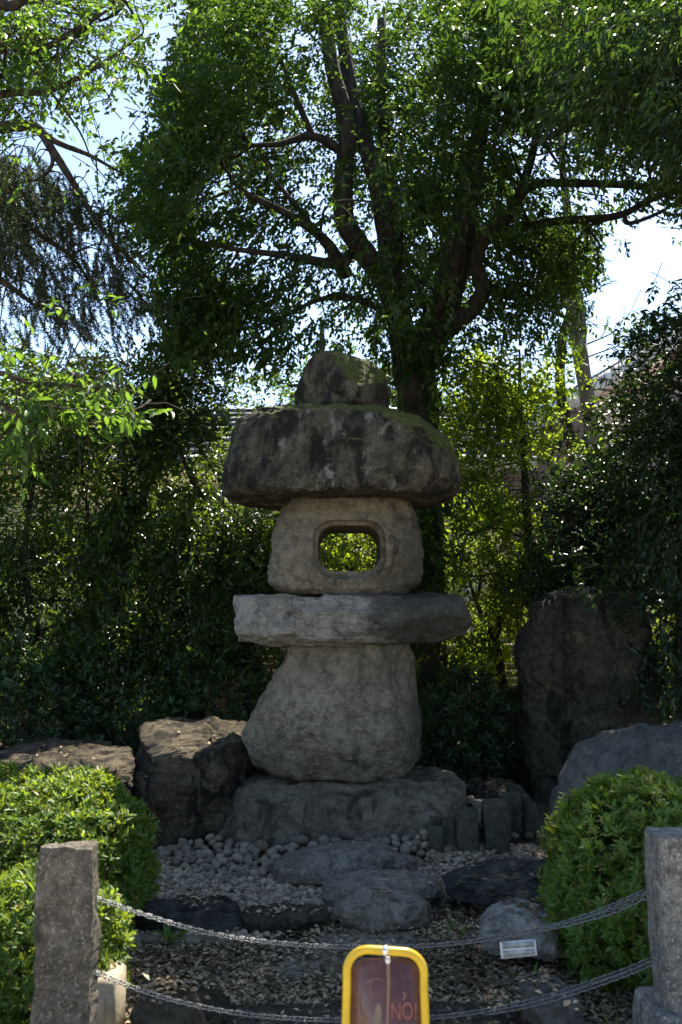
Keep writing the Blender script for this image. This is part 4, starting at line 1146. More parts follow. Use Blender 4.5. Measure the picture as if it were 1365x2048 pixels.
limb(pal2, "trunk", [(1180, 1500, 12.8), (1162, 1050, 12.8), (1145, 900, 12.8), (1122, 780, 12.8), (1124, 690, 12.8), (1145, 600, 12.9), (1150, 500, 13)], [0.085, 0.08, 0.07, 0.06, 0.03], 'bark_brown', 10, 0.03, collect=lp)
mb = MB()
rg = np.random.default_rng(9)


def twig_tree(p, dv, L, r, depth):
    e = p + dv * L
    m_ = (p + e) / 2 + rg.normal(0, 0.06 * L, 3)
    tube(mb, catmull([p, m_, e], 3), [r, r * 0.55], 4, closed=False)
    if depth == 0: return
    for _ in range(3):
        q = p + (e - p) * rg.uniform(0.35, 1.0)
        twig_tree(q, unit(dv + rg.normal(0, 0.5, 3)), L * rg.uniform(0.45, 0.7), r * 0.55, depth - 1)


for (x, y) in ((1160, 720), (1170, 690), (1180, 780), (1155, 600), (1150, 540), (1146, 500), (1185, 760), (1140, 640)):
    twig_tree(P(x, y, 12.5), unit(np.array([rg.uniform(0.5, 1.0), rg.uniform(-.3, .3), rg.uniform(-.1, .6)])), rg.uniform(0.25, 0.5), 0.012, 3)
tw = mb.build("twigs", M['bark_brown'], pal, smooth=True); tw['kind'] = 'stuff'

# trees far behind the houses so the skyline between trunks is leafy
small_tree("evergreen_tree", "distant evergreen filling the gap behind the top stone of the lantern", "tree",
           [([(640, 1250, 22), (640, 900, 22), (645, 640, 22)], [0.2, 0.15, 0.05])],
           [([(480, 760), (560, 720), (640, 740), (800, 700), (900, 760), (900, 900), (480, 900)], (20, 23), 700, 0.5)],
           'leaf_dark', 431, ll=0.16, lw=0.07, tl=0.6, nsec=30)

# ------------------------------------------------------------------ board fence and houses
M['board'] = plain("fence_board", (0.14, 0.10, 0.06), 0.8, var=0.4, vscale=4, bump=0.5, bscale=25, vec=(0.4, 1, 8))
M['coping'] = plain("fence_cap", (0.32, 0.26, 0.17), 0.75, var=0.25, vscale=5, bump=0.3, vec=(0.5, 1, 1))
FD = 11.6
fen = thing("board_fence", "low fence of horizontal brown boards running along the back of the garden", "fence", (0, FD, 0.2))
fx0, fx1 = -5.2, 5.2
npan = 8
pw = (fx1 - fx0) / npan
ztop = P(682, 1288, FD)[2]
bh = 0.082
protos = []
for k in range(3):
    mb = MB(); mb.box((-pw / 2 + 0.012, FD - 0.012, 0.2 - bh / 2 + 0.005), (pw / 2 - 0.012, FD + 0.012, 0.2 + bh / 2 - 0.005))
    protos.append(mb.build("board", M['board'], fen, loc=(0, FD, 0.2)))
rg = random.Random(5)
first = [True] * 3
nb = 13
for i in range(npan):
    for j in range(nb):
        k = rg.randrange(3)
        o = protos[k] if first[k] else protos[k].copy()
        if not first[k]:
            COL.objects.link(o); o.parent = fen
        first[k] = False
        o.location = (fx0 + (i + 0.5) * pw, rg.uniform(-0.006, 0.006), ztop - 0.05 - (j + 0.5) * bh - 0.2)
        o.rotation_euler = (rg.uniform(-0.03, 0.03), rg.uniform(-0.002, 0.002), 0)
for i in range(npan + 1):
    x = fx0 + i * pw
    mb = MB(); mb.box((x - 0.04, FD + 0.016, 0.0), (x + 0.04, FD + 0.09, ztop - 0.048)); mb.build("fence_post", M['board'], fen)
for i in range(npan):
    mb = MB(); mb.box((fx0 + i * pw + 0.004, FD - 0.06, ztop - 0.046), (fx0 + (i + 1) * pw - 0.004, FD + 0.1, ztop)); mb.build("cap_board", M['coping'], fen)

M['cream'] = plain("cream_render", (0.50, 0.44, 0.22), 0.9, var=0.08, vscale=3, bump=0.15, bscale=90)
M['pink'] = plain("pink_render", (0.52, 0.36, 0.32), 0.9, var=0.08, vscale=3, bump=0.15, bscale=90)
M['white'] = plain("white_trim", (0.68, 0.66, 0.62), 0.6, var=0.1)
M['roof'] = plain("slate_roof", (0.085, 0.10, 0.125), 0.6, var=0.3, vscale=12)
M['glass'] = plain("window_glass", (0.05, 0.06, 0.07), 0.08, spec=0.8, var=0.1)
HD = 14.2
h1 = thing("house", "cream rendered house with a slate blue roof and white eaves behind the left hedge", "house", (-2.2, HD + 3, 0.2))
x0, x1 = P(-500, 1000, HD)[0], P(1002, 1000, HD)[0]
ze = P(400, 940, HD)[2]
mb = MB(); mb.box((x0, HD, -0.2), (x1, HD + 6, ze)); mb.build("wall", M['cream'], h1)
zr = P(400, 860, HD + 3)[2] + 0.3
mb = MB()
mb.add([(x0 - 0.4, HD - 0.5, ze + 0.02), (x1 + 0.4, HD - 0.5, ze + 0.02), (x1 + 0.4, HD + 3, zr), (x0 - 0.4, HD + 3, zr), (x1 + 0.4, HD + 6.5, ze + 0.02), (x0 - 0.4, HD + 6.5, ze + 0.02),
        (x0 - 0.4, HD - 0.5, ze + 0.12), (x1 + 0.4, HD - 0.5, ze + 0.12), (x1 + 0.4, HD + 3, zr + 0.1), (x0 - 0.4, HD + 3, zr + 0.1), (x1 + 0.4, HD + 6.5, ze + 0.12), (x0 - 0.4, HD + 6.5, ze + 0.12)],
       [(0, 3, 2, 1), (3, 5, 4, 2), (6, 7, 8, 9), (9, 8, 10, 11), (0, 1, 7, 6), (5, 11, 10, 4), (0, 6, 9, 3), (3, 9, 11, 5), (1, 2, 8, 7), (2, 4, 10, 8)])
rf = mb.build("roof", M['roof'], h1)
for j in range(9):       # tile courses
    t = (j + 0.5) / 9.5
    y = HD - 0.5 + 3.5 * t; z = ze + 0.12 + (zr - ze - 0.02) * t
    mb = MB(); mb.box((x0 - 0.4, y - 0.02, z + 0.002), (x1 + 0.4, y + 0.02, z + 0.05)); mb.build("roof_course", M['roof'], rf)
mb = MB(); mb.box((x0 - 0.42, HD - 0.56, ze - 0.08), (x1 + 0.42, HD - 0.503, ze + 0.14)); mb.build("fascia", M['white'], h1)
mb = MB(); tube(mb, [(x0 - 0.4, HD - 0.62, ze + 0.06), (x1 + 0.4, HD - 0.62, ze + 0.06)], [0.06, 0.06], 10); mb.build("gutter", M['white'], h1, smooth=True)
mb = MB(); tube(mb, [(x1 - 0.5, HD - 0.05, 0.2), (x1 - 0.5, HD - 0.05, ze - 0.1)], [0.04, 0.04], 10); mb.build("downpipe", M['white'], h1, smooth=True)


def window(root, xc, zc, w, h, yf):
    mb = MB(); t = 0.07
    mb.box((xc - w / 2, yf - 0.05, zc - h / 2), (xc - w / 2 + t, yf + 0.03, zc + h / 2)); mb.box((xc + w / 2 - t, yf - 0.05, zc - h / 2), (xc + w / 2, yf + 0.03, zc + h / 2))
    mb.box((xc - w / 2 + t, yf - 0.05, zc - h / 2), (xc + w / 2 - t, yf + 0.03, zc - h / 2 + t)); mb.box((xc - w / 2 + t, yf - 0.05, zc + h / 2 - t), (xc + w / 2 - t, yf + 0.03, zc + h / 2))
    mb.box((xc - 0.03, yf - 0.045, zc - h / 2 + t), (xc + 0.03, yf + 0.03, zc + h / 2 - t))
    fr = mb.build("window", M['white'], root)
    mb = MB(); mb.box((xc - w / 2 + t, yf - 0.012, zc - h / 2 + t), (xc + w / 2 - t, yf - 0.005, zc + h / 2 - t)); mb.build("pane", M['glass'], fr)


for xp in (445,):
    p = P(xp, 1000, HD); window(h1, p[0], 2.95, 1.0, 0.9, HD)
PD = 16.5
h2 = thing("house", "pink gabled house with white bargeboards behind the right hand trees", "house", (P(1420, 1000, PD)[0], PD + 3, 0.2))
pl, pr, rx = P(985, 893, PD)[0], P(1855, 893, PD)[0], P(1420, 893, PD)[0]
zeav, zrid = P(985, 893, PD)[2], P(1420, 642, PD)[2]
mb = MB()
mb.add([(pl, PD, -0.2), (pr, PD, -0.2), (pr, PD, zeav), (rx, PD, zrid), (pl, PD, zeav), (pl, PD + 7, -0.2), (pr, PD + 7, -0.2), (pr, PD + 7, zeav), (rx, PD + 7, zrid), (pl, PD + 7, zeav)],
       [(0, 1, 2, 3, 4), (9, 8, 7, 6, 5), (0, 4, 9, 5), (1, 6, 7, 2), (2, 7, 8, 3), (4, 3, 8, 9)])
mb.build("wall", M['pink'], h2)
for sgn, xe in ((-1, pl), (1, pr)):
    xo = xe + sgn * 0.45; zo = zeav - 0.45 * (zrid - zeav) / abs(rx - pl)
    mb = MB()
    mb.add([(xo, PD - 0.5, zo + 0.03), (rx, PD - 0.5, zrid + 0.03), (rx, PD + 7.4, zrid + 0.03), (xo, PD + 7.4, zo + 0.03), (xo, PD - 0.5, zo + 0.15), (rx, PD - 0.5, zrid + 0.15), (rx, PD + 7.4, zrid + 0.15), (xo, PD + 7.4, zo + 0.15)],
           [(0, 1, 2, 3), (4, 7, 6, 5), (0, 4, 5, 1), (1, 5, 6, 2), (2, 6, 7, 3), (3, 7, 4, 0)])
    mb.build("roof", M['roof'], h2)
    mb = MB()
    mb.add([(xo, PD - 0.56, zo - 0.22), (rx, PD - 0.56, zrid - 0.22), (rx, PD - 0.56, zrid + 0.1), (xo, PD - 0.56, zo + 0.1), (xo, PD - 0.505, zo - 0.22), (rx, PD - 0.505, zrid - 0.22), (rx, PD - 0.505, zrid + 0.1), (xo, PD - 0.505, zo + 0.1)],
           [(0, 1, 2, 3), (4, 7, 6, 5), (0, 4, 5, 1), (1, 5, 6, 2), (2, 6, 7, 3), (3, 7, 4, 0)])
    mb.build("bargeboard", M['white'], h2)
window(h2, P(1330, 1000, PD)[0], 3.0, 1.2, 1.1, PD)

# ------------------------------------------------------------------ pebbles, gravel, leaf litter
def ico(sub):
    t = (1 + 5 ** 0.5) / 2
    v = [(-1, t, 0), (1, t, 0), (-1, -t, 0), (1, -t, 0), (0, -1, t), (0, 1, t), (0, -1, -t), (0, 1, -t), (t, 0, -1), (t, 0, 1), (-t, 0, -1), (-t, 0, 1)]
    f = [(0, 11, 5), (0, 5, 1), (0, 1, 7), (0, 7, 10), (0, 10, 11), (1, 5, 9), (5, 11, 4), (11, 10, 2), (10, 7, 6), (7, 1, 8), (3, 9, 4), (3, 4, 2), (3, 2, 6), (3, 6, 8), (3, 8, 9), (4, 9, 5), (2, 4, 11), (6, 2, 10), (8, 6, 7), (9, 8, 1)]
    v = [np.array(a, float) / np.linalg.norm(a) for a in v]
    for _ in range(sub):
        c_ = {}; nf = []
        def md(a, b):
            k = (min(a, b), max(a, b))
            if k not in c_:
                m_ = v[a] + v[b]; v.append(m_ / np.linalg.norm(m_)); c_[k] = len(v) - 1
            return c_[k]
        for a, b, c in f:
            x, y, z = md(a, b), md(b, c), md(c, a)
            nf += [(a, x, z), (b, y, x), (c, z, y), (x, y, z)]
        f = nf
    return np.array(v), np.array(f)


m, nt, bs = newmat("pebble_stone")
n = N(nt)
oi = nt.nodes.new("ShaderNodeObjectInfo")
c = n.mix(oi.outputs["Random"], (0.15, 0.118, 0.082), (0.36, 0.30, 0.22))
c = n.mix(n.ramp(n.noise(28, 5, 0.7), 0.45, 0.68, 0, 0.7), c, (0.07, 0.063, 0.053))
c = n.mix(n.ramp(n.noise(160, 2, 0.6), 0.55, 0.68, 0, 0.6), c, (0.30, 0.27, 0.23))
n.l(c, bs.inputs["Base Color"]); bs.inputs["Roughness"].default_value = 0.9; bs.inputs["Specular IOR Level"].default_value = 0.25
n.l(n.bump(n.noise(70, 5, 0.7), 0.5, 0.01), bs.inputs["Normal"])
M['pebble'] = m
m, nt, bs = newmat("gravel_stone")
n = N(nt)
geo = nt.nodes.new("ShaderNodeNewGeometry")
c = n.mix(geo.outputs["Random Per Island"], (0.17, 0.13, 0.088), (0.50, 0.405, 0.285))
c = n.mix(n.ramp(n.noise(60, 4, 0.7), 0.45, 0.68, 0, 0.6), c, (0.10, 0.09, 0.08))
n.l(c, bs.inputs["Base Color"]); bs.inputs["Roughness"].default_value = 0.9; bs.inputs["Specular IOR Level"].default_value = 0.25
M['gravel'] = m

iv, if_ = ico(2)
pebs = []
for k in range(10):
    rg = np.random.default_rng(500 + k)
    s = np.array([1.0, rg.uniform(0.72, 0.95), rg.uniform(0.6, 0.8)])
    q = iv * (1 + 0.16 * noise3(iv * 1.3 + k * 9.1) + 0.10 * noise3(iv * 2.9 + k * 5))[:, None] * s
    pebs.append(raw_mesh("pebble", q, if_.ravel(), np.arange(len(if_)) * 3, M['pebble'], True))
rg = np.random.default_rng(31)
placed = []
foot_c = np.array([(P(682, 1700, LD)[0]), LD]); fa, fbb = 0.885, 0.63


def outside_foot(x, y, k=1.0):
    return (abs(x - 0.0) / (fa * k)) ** 2.8 + (abs(y - LD) / (fbb * k)) ** 2.8 > 1


def place_pebble(x, y, z, r):
    o = bpy.data.objects.new("pebble", pebs[rg.integers(10)])
    o.location = (float(x), float(y), float(z))
    o.scale = (r, r, r)
    o.rotation_euler = (rg.normal(0, 0.35), rg.normal(0, 0.35), rg.uniform(0, 6.28))
    COL.objects.link(o)
    tag(o, "grey rounded pebble banked around the foot of the stone lantern", "pebble", "pebbles around the lantern foot")


tries = 0
while len(placed) < 296 and tries < 60000:
    tries += 1
    if tries % 5 < 2:
        w_ = P(rg.uniform(365, 590), 1700, 6.6); X = w_[0]; Y = rg.uniform(5.95, 6.7)
        if Y < 6.6 - 0.55 * min(1, max(0.15, 1.2 - abs(X + 0.66) / 0.5)): continue
        k = 1.15
        if not outside_foot(X, Y, 1.04): continue
        r = rg.uniform(0.022, 0.044)
        z = float(ground_z(X, Y)) + 0.05 * max(0, (Y - 6.1) / 0.5) + r * 0.55
        if any((X - p[0]) ** 2 + (Y - p[1]) ** 2 + (z - p[2]) ** 2 < (0.75 * (r + p[3])) ** 2 for p in placed): continue
        placed.append((X, Y, z, r)); place_pebble(X, Y, z, r)
        continue
    a = rg.uniform(-math.pi * 1.08, math.pi * 0.08)
    k = 1.0 + abs(rg.normal(0, 0.15)) + 0.04
    if math.cos(a) < -0.35 and math.sin(a) < 0.2: k += abs(rg.normal(0, 0.18))
    x = math.cos(a); y = math.sin(a)
    s = 1 / (abs(x) ** 2.8 + abs(y) ** 2.8) ** (1 / 2.8)
    X = fa * k * s * x; Y = LD + fbb * k * s * y
    if not outside_foot(X, Y, 1.02) or k > 1.55: continue
    if X > 0.55 and Y < 6.72: continue
    r = rg.uniform(0.022, 0.045)
    bank = max(0, 0.105 * (1.38 - k) / 0.34) + (0.05 if X > 0.5 else 0)
    z = float(ground_z(X, Y)) + bank * 0.75 + r * 0.5
    if any((X - p[0]) ** 2 + (Y - p[1]) ** 2 + (z - p[2]) ** 2 < (0.70 * (r + p[3])) ** 2 for p in placed): continue
    placed.append((X, Y, z, r))
    place_pebble(X, Y, z, r)


def scatter_mesh(name, label, pts, rad, rgs, protosub, mat, flat):
    bv, bf = ico(protosub)
    K = len(pts)
    ang = rgs.uniform(0, 6.28, K)
    sc = np.stack([rad * rgs.uniform(0.8, 1.3, K), rad * rgs.uniform(0.7, 1.0, K), rad * rgs.uniform(flat[0], flat[1], K)], -1)
    q = bv[None] * (1 + 0.22 * rgs.normal(0, 1, (K, len(bv), 1)) * 0.55)
    q = q * sc[:, None, :]
    tx = rgs.normal(0, 0.35, K)
    y_, z_ = q[..., 1] * np.cos(tx)[:, None] - q[..., 2] * np.sin(tx)[:, None], q[..., 1] * np.sin(tx)[:, None] + q[..., 2] * np.cos(tx)[:, None]
    x_ = q[..., 0]
    ca, sa = np.cos(ang)[:, None], np.sin(ang)[:, None]
    V = np.stack([x_ * ca - y_ * sa, x_ * sa + y_ * ca, z_], -1) + pts[:, None, :]
    F = (np.arange(K)[:, None, None] * len(bv) + bf[None]).reshape(-1, 3)
    o = mesh_obj(name, V.reshape(-1, 3), F, mat, None, smooth=False, loc=(0, 5.8, 0))
    return tag(o, label, name, kind="stuff")


rg = np.random.default_rng(41)
gp = [(200, 1800), (240, 1745), (330, 1715), (440, 1700), (600, 1690), (860, 1690), (960, 1700), (1090, 1690), (1110, 1740), (960, 1760), (880, 1790), (850, 1830), (680, 1820), (560, 1850), (400, 1862), (230, 1862)]
gw = np.array([P(x, y, 1.6 * FPX / max(60, (y - 1220)))[:2] for x, y in gp])
lo, hi = gw.min(0), gw.max(0)
q = rg.uniform(lo, hi, (30000, 2))
q = q[inpoly(q[:, 0], q[:, 1], gw)][:9500]
pa = np.array(placed)
q = q[np.array([np.min(np.hypot(pa[:, 0] - a_, pa[:, 1] - b_) - 1.05 * pa[:, 3]) > 0 for a_, b_ in q])]
r = rg.uniform(0.009, 0.023, len(q))
pts = np.stack([q[:, 0], q[:, 1], ground_z(q[:, 0], q[:, 1]) + rg.uniform(0.0, 0.022, len(q))], -1)
scatter_mesh("gravel", "pale grey gravel spread between the pebbles and the leaf litter", pts, r, rg, 1, M['gravel'], (0.55, 0.85))

rg = np.random.default_rng(42)


def litter(name, label, regions, seed):
    rgs = np.random.default_rng(seed)
    pos = []
    for (x0, x1, y0, y1, n_, h) in regions:
        x = rgs.uniform(x0, x1, n_); y = rgs.uniform(y0, y1, n_)
        pos.append(np.stack([x, y, ground_z(x, y) + rgs.uniform(0.004, h, n_)], -1))
    pos = np.concatenate(pos)
    K = len(pos)
    a = rgs.uniform(0, 6.28, K)
    ax = np.stack([np.cos(a), np.sin(a), rgs.normal(0.05, 0.28, K)], -1)
    nor = np.array([0, 0, 1.0]) + rgs.normal(0, 0.45, (K, 3))
    o = leaf_mesh(name, pos, ax, nor, rgs.uniform(0.022, 0.05, K), rgs.uniform(0.010, 0.020, K), M['litter'], None, 0, curl=0.1, fold=0.25, gaps=False)
    return tag(o, label, name, kind="stuff")


litter("leaf_litter", "brown dead leaves covering the soil behind the chains", [(-2.2, 2.2, 3.7, 4.95, 30000, 0.03), (-0.1, 1.6, 4.95, 5.5, 6000, 0.03), (-2.6, 2.6, 2.6, 3.8, 6000, 0.02), (-3.5, 3.5, 7.8, 10.5, 5000, 0.03),
       (-1.6, 1.4, 5.0, 6.6, 1800, 0.045), (-0.3, 0.4, 4.5, 5.1, 900, 0.05), (-0.8, 0.9, 3.85, 4.2, 700, 0.075)], 43)
# leaves fallen on the tops of stones
rg = np.random.default_rng(91)
fl = []
for o in list(COL.objects):
    if o.parent is None and o.type == 'MESH' and o.name.split('.')[0] in ('stepping_stone', 'rock', 'boulder', 'kerb_stone', 'paving_slab'):
        nv = len(o.data.vertices)
        co = np.empty(nv * 3, np.float32); o.data.vertices.foreach_get("co", co); co = co.reshape(-1, 3)
        no = np.empty(nv * 3, np.float32); o.data.vertex_normals.foreach_get("vector", no); no = no.reshape(-1, 3)
        k = np.where(no[:, 2] > 0.85)[0]
        if len(k) < 5: continue
        pick = rg.choice(k, min(len(k), 26 if 'stepping' in o.name or 'boulder' in o.name else 60), replace=len(k) < 60)
        fl.append(np.c_[co[pick] + np.array(o.location) + np.c_[rg.normal(0, 0.02, (len(pick), 2)), np.full(len(pick), 0.006)], no[pick]])
fl = np.concatenate(fl)
K = len(fl)
a = rg.uniform(0, 6.28, K)
ax = np.stack([np.cos(a), np.sin(a), rg.normal(0.05, 0.15, K)], -1)
tag(leaf_mesh("fallen_leaves", fl[:, :3], ax, fl[:, 3:] + rg.normal(0, 0.2, (K, 3)), rg.uniform(0.025, 0.055, K), rg.uniform(0.012, 0.022, K), M['litter'], None, 0, curl=0.1, fold=0.2, gaps=False),
    "dead leaves fallen on the stones", "fallen_leaves", kind="stuff")
# small weeds
def weed(label, x, y, d, seed, nlv=26, size=0.07):
    rgs = np.random.default_rng(seed)
    p = P(x, y, d); p[2] = float(ground_z(p[0], d))
    a = rgs.uniform(0, 6.28, nlv); e = rgs.uniform(0.2, 1.2, nlv)
    ax = np.stack([np.cos(a) * np.cos(e), np.sin(a) * np.cos(e), np.sin(e)], -1)
    pos = p + np.stack([rgs.normal(0, 0.03, nlv), rgs.normal(0, 0.03, nlv), rgs.uniform(0.01, 0.05, nlv)], -1)
    o = leaf_mesh("weed", pos, ax, np.array([0, 0, 1.0]) + rgs.normal(0, .3, (nlv, 3)), rgs.uniform(0.6, 1.2, nlv) * size, np.full(nlv, size * 0.28), M['leaf_azalea'], None, 1, gaps=False)
    tag(o, label, "weed", "small weeds in the leaf litter")


weed("tuft of green weed on the stone edging below the long green rock", 345, 1862, 4.92, 1)
weed("tiny weed in the litter right of the foremost stepping stone", 918, 1848, 5.05, 2, 14, 0.05)
weed("small weed sprouting just under the white tag", 1062, 1945, 4.35, 3, 14, 0.06)
weed("weed with broad leaves at the foot of the right granite post", 1240, 2040, 3.8, 4, 20, 0.09)

# ------------------------------------------------------------------ chains
M['steel'] = plain("galvanised_steel", (0.17, 0.174, 0.18), 0.48, metal=0.85, var=0.25, vscale=30)


def link_mesh():
    L, W, r = 0.0128, 0.0075, 0.0019
    ring = []
    for k in range(6): a = -math.pi / 2 + math.pi * k / 5; ring.append((L - W * 0.55 + W * math.cos(a) * 0.9, W * math.sin(a)))
    for k in range(6): a = math.pi / 2 + math.pi * k / 5; ring.append((-(L - W * 0.55) + W * math.cos(a) * 0.9, W * math.sin(a)))
    nR = len(ring); V = []; F = []
    for i, (x, y) in enumerate(ring):
        nx, ny = ring[(i + 1) % nR]; px_, py_ = ring[i - 1]
        t = np.array([nx - px_, ny - py_]); t /= np.linalg.norm(t)
        nn = np.array([t[1], -t[0]])
        for k in range(5):
            a = 2 * math.pi * k / 5
            V.append((x + nn[0] * r * math.cos(a), y + nn[1] * r * math.cos(a), r * math.sin(a)))
    for i in range(nR):
        for k in range(5):
            a, b = i * 5 + k, i * 5 + (k + 1) % 5
            c, e = ((i + 1) % nR) * 5 + (k + 1) % 5, ((i + 1) % nR) * 5 + k
            F.append((a, b, c, e))
    F = np.array(F)
    return raw_mesh("link", V, F.ravel(), np.arange(len(F)) * 4, M['steel'], True)


LINK = link_mesh()


def chain(label, strands):
    allp = [catmull(np.array([P(*p) for p in s]), 24) for s in strands]
    base = allp[0][0]
    root = thing("chain", label, "chain", base, "steel chains between the granite posts")
    for path in allp:
        seg = np.linalg.norm(np.diff(path, axis=0), axis=1)
        s = np.concatenate([[0], np.cumsum(seg)])
        pitch = 0.0182
        for i in range(int(s[-1] / pitch)):
            t0 = i * pitch
            p = np.array([np.interp(t0, s, path[:, k]) for k in range(3)])
            p2 = np.array([np.interp(min(t0 + 0.01, s[-1]), s, path[:, k]) for k in range(3)])
            p1 = np.array([np.interp(max(t0 - 0.01, 0), s, path[:, k]) for k in range(3)])
            d_ = Vector(p2 - p1).normalized()
            y_ = Vector((0, 1, 0)); z_ = d_.cross(y_).normalized(); y_ = z_.cross(d_)
            R = Matrix((d_, y_, z_)).transposed()
            roll = (math.pi / 2 if i % 2 else 0) + 0.2 + random.uniform(-0.12, 0.12)
            R = R @ Matrix.Rotation(roll, 3, 'X')
            o = bpy.data.objects.new("link", LINK)
            o.parent = root
            o.rotation_euler = R.to_euler()
            o.location = tuple(float(a) for a in (p - base))
            COL.objects.link(o)
    return root


CD = 3.52
up = [(188, 1795), (300, 1833), (400, 1862), (500, 1880), (600, 1890), (700, 1894), (800, 1894), (900, 1888), (1000, 1874), (1100, 1853), (1200, 1822), (1308, 1774)]
lw_ = [(186, 1943), (300, 1987), (400, 2013), (500, 2030), (600, 2038), (700, 2040), (850, 2036), (950, 2025), (1050, 2005), (1150, 1975), (1250, 1940), (1314, 1914)]
dd = lambda x: CD + 0.1 * (x - 188) / 1120
chain("upper steel chain sagging between the two granite posts", [[(x, y, dd(x)) for x, y in up], [(1085, 1859, dd(1085) - 0.012), (1150, 1845, dd(1150) - 0.012), (1230, 1822, dd(1230) - 0.012), (1308, 1786, dd(1308) - 0.012)]])
chain("lower steel chain hanging near the ground behind the yellow sign", [[(x, y, dd(x)) for x, y in lw_], [(980, 2026, dd(980) - 0.012), (1060, 2011, dd(1060) - 0.012), (1150, 1985, dd(1150) - 0.012), (1250, 1950, dd(1250) - 0.012), (1314, 1922, dd(1314) - 0.012)]])

# white tag hanging on the upper chain
M['tag'] = plain("white_plastic", (0.62, 0.64, 0.66), 0.55, var=0.08, vscale=20)
M['tag_print'] = plain("faded_grey_print", (0.26, 0.28, 0.29), 0.6, var=0.35, vscale=45)
tg = thing("tag_plate", "small white plastic tag with two worn grey bands hanging on the upper chain", "tag", P(1038, 1918, CD + 0.03))


def quad_plate(corners, d, th):
    v = [P(x, y, d) for x, y in corners] + [P(x, y, d) + np.array([0, th, 0]) for x, y in corners]
    return v, [(0, 1, 2, 3), (7, 6, 5, 4), (0, 4, 5, 1), (1, 5, 6, 2), (2, 6, 7, 3), (3, 7, 4, 0)]


TD = CD + 0.06
v, f = quad_plate([(1000, 1885), (1003, 1918), (1075, 1911), (1071, 1879)], TD, 0.006); mesh_obj("plate", v, f, M['tag'], tg)
v, f = quad_plate([(1005, 1886), (1006, 1898.5), (1070, 1894), (1068, 1881.5)], TD - 0.0035, 0.003); mesh_obj("printed_band", v, f, M['tag_print'], tg)
v, f = quad_plate([(1006, 1902), (1008, 1915), (1071, 1909), (1070, 1897.5)], TD - 0.0035, 0.003); mesh_obj("printed_band", v, f, M['tag_print'], tg)
for (x0_, y0_, x1_, y1_) in ((1004, 1887, 1006, 1874), (1067, 1882, 1066, 1862)):
    mb = MB(); tube(mb, [P(x0_, y0_, TD - 0.005), (P(x0_, y0_, TD) + P(x1_, y1_, TD)) / 2 + [0, -0.02, 0], P(x1_, y1_, dd(1040))], [0.0013, 0.0013], 5); mb.build("tie", M['steel'], tg)

# ------------------------------------------------------------------ yellow framed sign
M['yellow'] = plain("yellow_paint", (0.62, 0.40, 0.012), 0.32, var=0.12, vscale=14, spec=0.5)
m, nt, bs = newmat("aged_maroon_acrylic")
n = N(nt)
c = n.mix(n.ramp(n.noise(9, 6, 0.7), 0.3, 0.7), (0.075, 0.028, 0.024), (0.125, 0.055, 0.046))
c = n.mix(n.ramp(n.noise(70, 4, 0.7), 0.55, 0.7, 0, 0.5), c, (0.15, 0.09, 0.08))
n.l(c, bs.inputs["Base Color"]); bs.inputs["Roughness"].default_value = 0.16
M['maroon'] = m
M['clip'] = plain("bright_steel", (0.75, 0.75, 0.78), 0.22, metal=0.8, var=0.05)
M['bolt'] = plain("white_cap", (0.75, 0.73, 0.68), 0.4, var=0.05)
M['red'] = plain("faded_red_print", (0.155, 0.04, 0.035), 0.5, var=0.2, vscale=40)
M['faded'] = plain("faded_print", (0.115, 0.07, 0.062), 0.5, var=0.35, vscale=30)
M['streak'] = plain("pale_streak", (0.17, 0.105, 0.075), 0.5, var=0.3, vscale=20, vec=(3, 1, 0.5))
M['grey_green'] = plain("faded_grey_green_print", (0.11, 0.09, 0.065), 0.5, var=0.3, vscale=30)
SD = 2.6
s_ = SD / FPX
sg = thing("sign_stand", "yellow tube framed maroon sign reading NO! standing at the bottom of the picture", "sign", (P(770, 2048, SD)[0], SD, 0))
cx0 = P(771, 1900, SD)[0]
zt = P(771, 1899, SD)[2]
hw = 0.0965; rc = 0.052; tr_ = 0.0107
flare = 0.012
path = [(cx0 - hw - flare - 0.02, SD, 0.03)]
path += [(cx0 - hw - flare * 0.5, SD, zt - 0.3), (cx0 - hw, SD, zt - rc - 0.04)]
for k in range(0, 9): a = math.pi - math.pi / 2 * k / 8; path.append((cx0 - hw + rc + rc * math.cos(a), SD, zt - rc + rc * math.sin(a)))
for k in range(0, 9): a = math.pi / 2 - math.pi / 2 * k / 8; path.append((cx0 + hw - rc + rc * math.cos(a), SD, zt - rc + rc * math.sin(a) - 0.006))
path += [(cx0 + hw, SD, zt - rc - 0.04), (cx0 + hw + flare * 0.5, SD, zt - 0.3), (cx0 + hw + flare + 0.02, SD, 0.03)]
mb = MB(); tube(mb, np.array(path), [tr_, tr_], 16); mb.build("frame", M['yellow'], sg, smooth=True)
for sx in (-1, 1):
    x = cx0 + sx * (hw + flare + 0.02)
    mb = MB(); tube(mb, [(x, SD - 0.2, 0.02), (x, SD + 0.2, 0.02)], [0.014, 0.014], 12); mb.build("foot", M['yellow'], sg, smooth=True)
# panel
px0, px1 = cx0 - hw + tr_ * 0.7, cx0 + hw - tr_ * 0.7
zp = zt - tr_ - 0.012
v, f = rounded_prism(px0, px1, 0.22, zp, 0.045, SD - 0.003, SD + 0.003, 8)
pn = mesh_obj("panel", v, f, M['maroon'], sg)


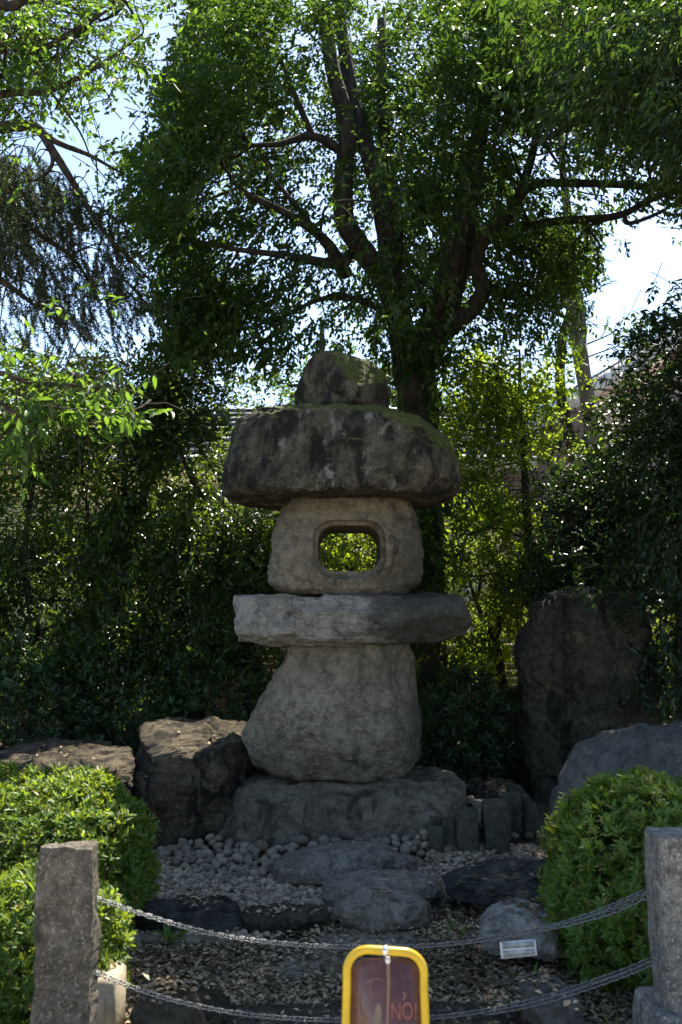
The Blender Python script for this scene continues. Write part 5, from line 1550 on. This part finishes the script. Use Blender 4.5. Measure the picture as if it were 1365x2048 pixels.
def strip(pts, w, yo, name, mat, parent):
    """flat ribbon of print on the panel face (pts in photograph pixels on the sign)"""
    p = catmull(np.array([P(x, y, SD) for x, y in pts]), 8)
    t = np.gradient(p, axis=0); t = unit(t)
    sd_ = np.stack([-t[:, 2], 0 * t[:, 0], t[:, 0]], -1)
    ww = np.interp(np.linspace(0, 1, len(p)), np.linspace(0, 1, len(np.atleast_1d(w))), np.atleast_1d(w)) * s_
    a = p + sd_ * ww[:, None]; b = p - sd_ * ww[:, None]
    a[:, 1] = b[:, 1] = SD - 0.003 - yo
    V = np.concatenate([a, b]); K = len(p)
    F = [(i, i + 1, K + i + 1, K + i) for i in range(K - 1)]
    return mesh_obj(name, V, F, M[mat], parent)


strip([(776, 1918), (777, 1960), (776, 2010), (774, 2080)], [3.5, 2.8, 2.4, 2.2], 0.0006, "panel_streak", 'streak', pn)  # pale streak running down the panel from the bolt
strip([(732, 1966), (742, 1960), (756, 1956), (768, 1960)], [1.0, 1.4, 0.8], 0.0009, "faded_drawing", 'faded', pn)
strip([(744, 1962), (741, 1978), (746, 1992), (740, 2012)], [0.8, 1.2, 0.8], 0.0011, "faded_drawing", 'faded', pn)
strip([(722, 1985), (718, 2005), (724, 2030), (742, 2042)], [0.8, 1.2, 0.8], 0.0009, "faded_drawing", 'faded', pn)
strip([(758, 2006), (756, 2030), (752, 2075)], [3, 7, 9], 0.0009, "faded_drawing", 'grey_green', pn)
strip([(806, 1982), (810, 1990), (806, 2000)], [1.5, 2.5, 1.0], 0.0009, "faded_drawing", 'faded', pn)
# lettering
cu = bpy.data.curves.new("lettering", 'FONT')
cu.body = "NO!"
cu.size = 0.058
cu.extrude = 0.0004
cu.offset = 0.0012
fo = bpy.data.objects.new("lettering", cu)
COL.objects.link(fo)
dg = bpy.context.evaluated_depsgraph_get()
tm = bpy.data.meshes.new_from_object(fo.evaluated_get(dg))
bpy.data.objects.remove(fo, do_unlink=True)
tm.materials.clear(); tm.materials.append(M['red'])
lo_ = bpy.data.objects.new("lettering", tm)
pb = P(781, 2037, SD)
lo_.parent = pn
lo_.location = tuple(float(a) for a in (np.array([pb[0], SD - 0.0045, pb[2]]) - wloc(pn)))
lo_.rotation_euler = (math.pi / 2, 0, 0.0)
lo_.scale = (0.62, 1.0, 1)
COL.objects.link(lo_)
# clip and bolt
mb = MB(); tube(mb, [(cx0 - 0.0062, SD, zt - 0.003), (cx0 + 0.0062, SD, zt - 0.003)], [tr_ + 0.002, tr_ + 0.002], 16); mb.build("clip", M['clip'], sg, smooth=True)
pb = P(776, 1920, SD)
mb = MB(); tube(mb, [(pb[0], SD - 0.012, pb[2]), (pb[0], SD - 0.009, pb[2]), (pb[0], SD + 0.006, pb[2])], [0.004, 0.0065, 0.0065], 12); mb.build("bolt", M['bolt'], sg, smooth=True)
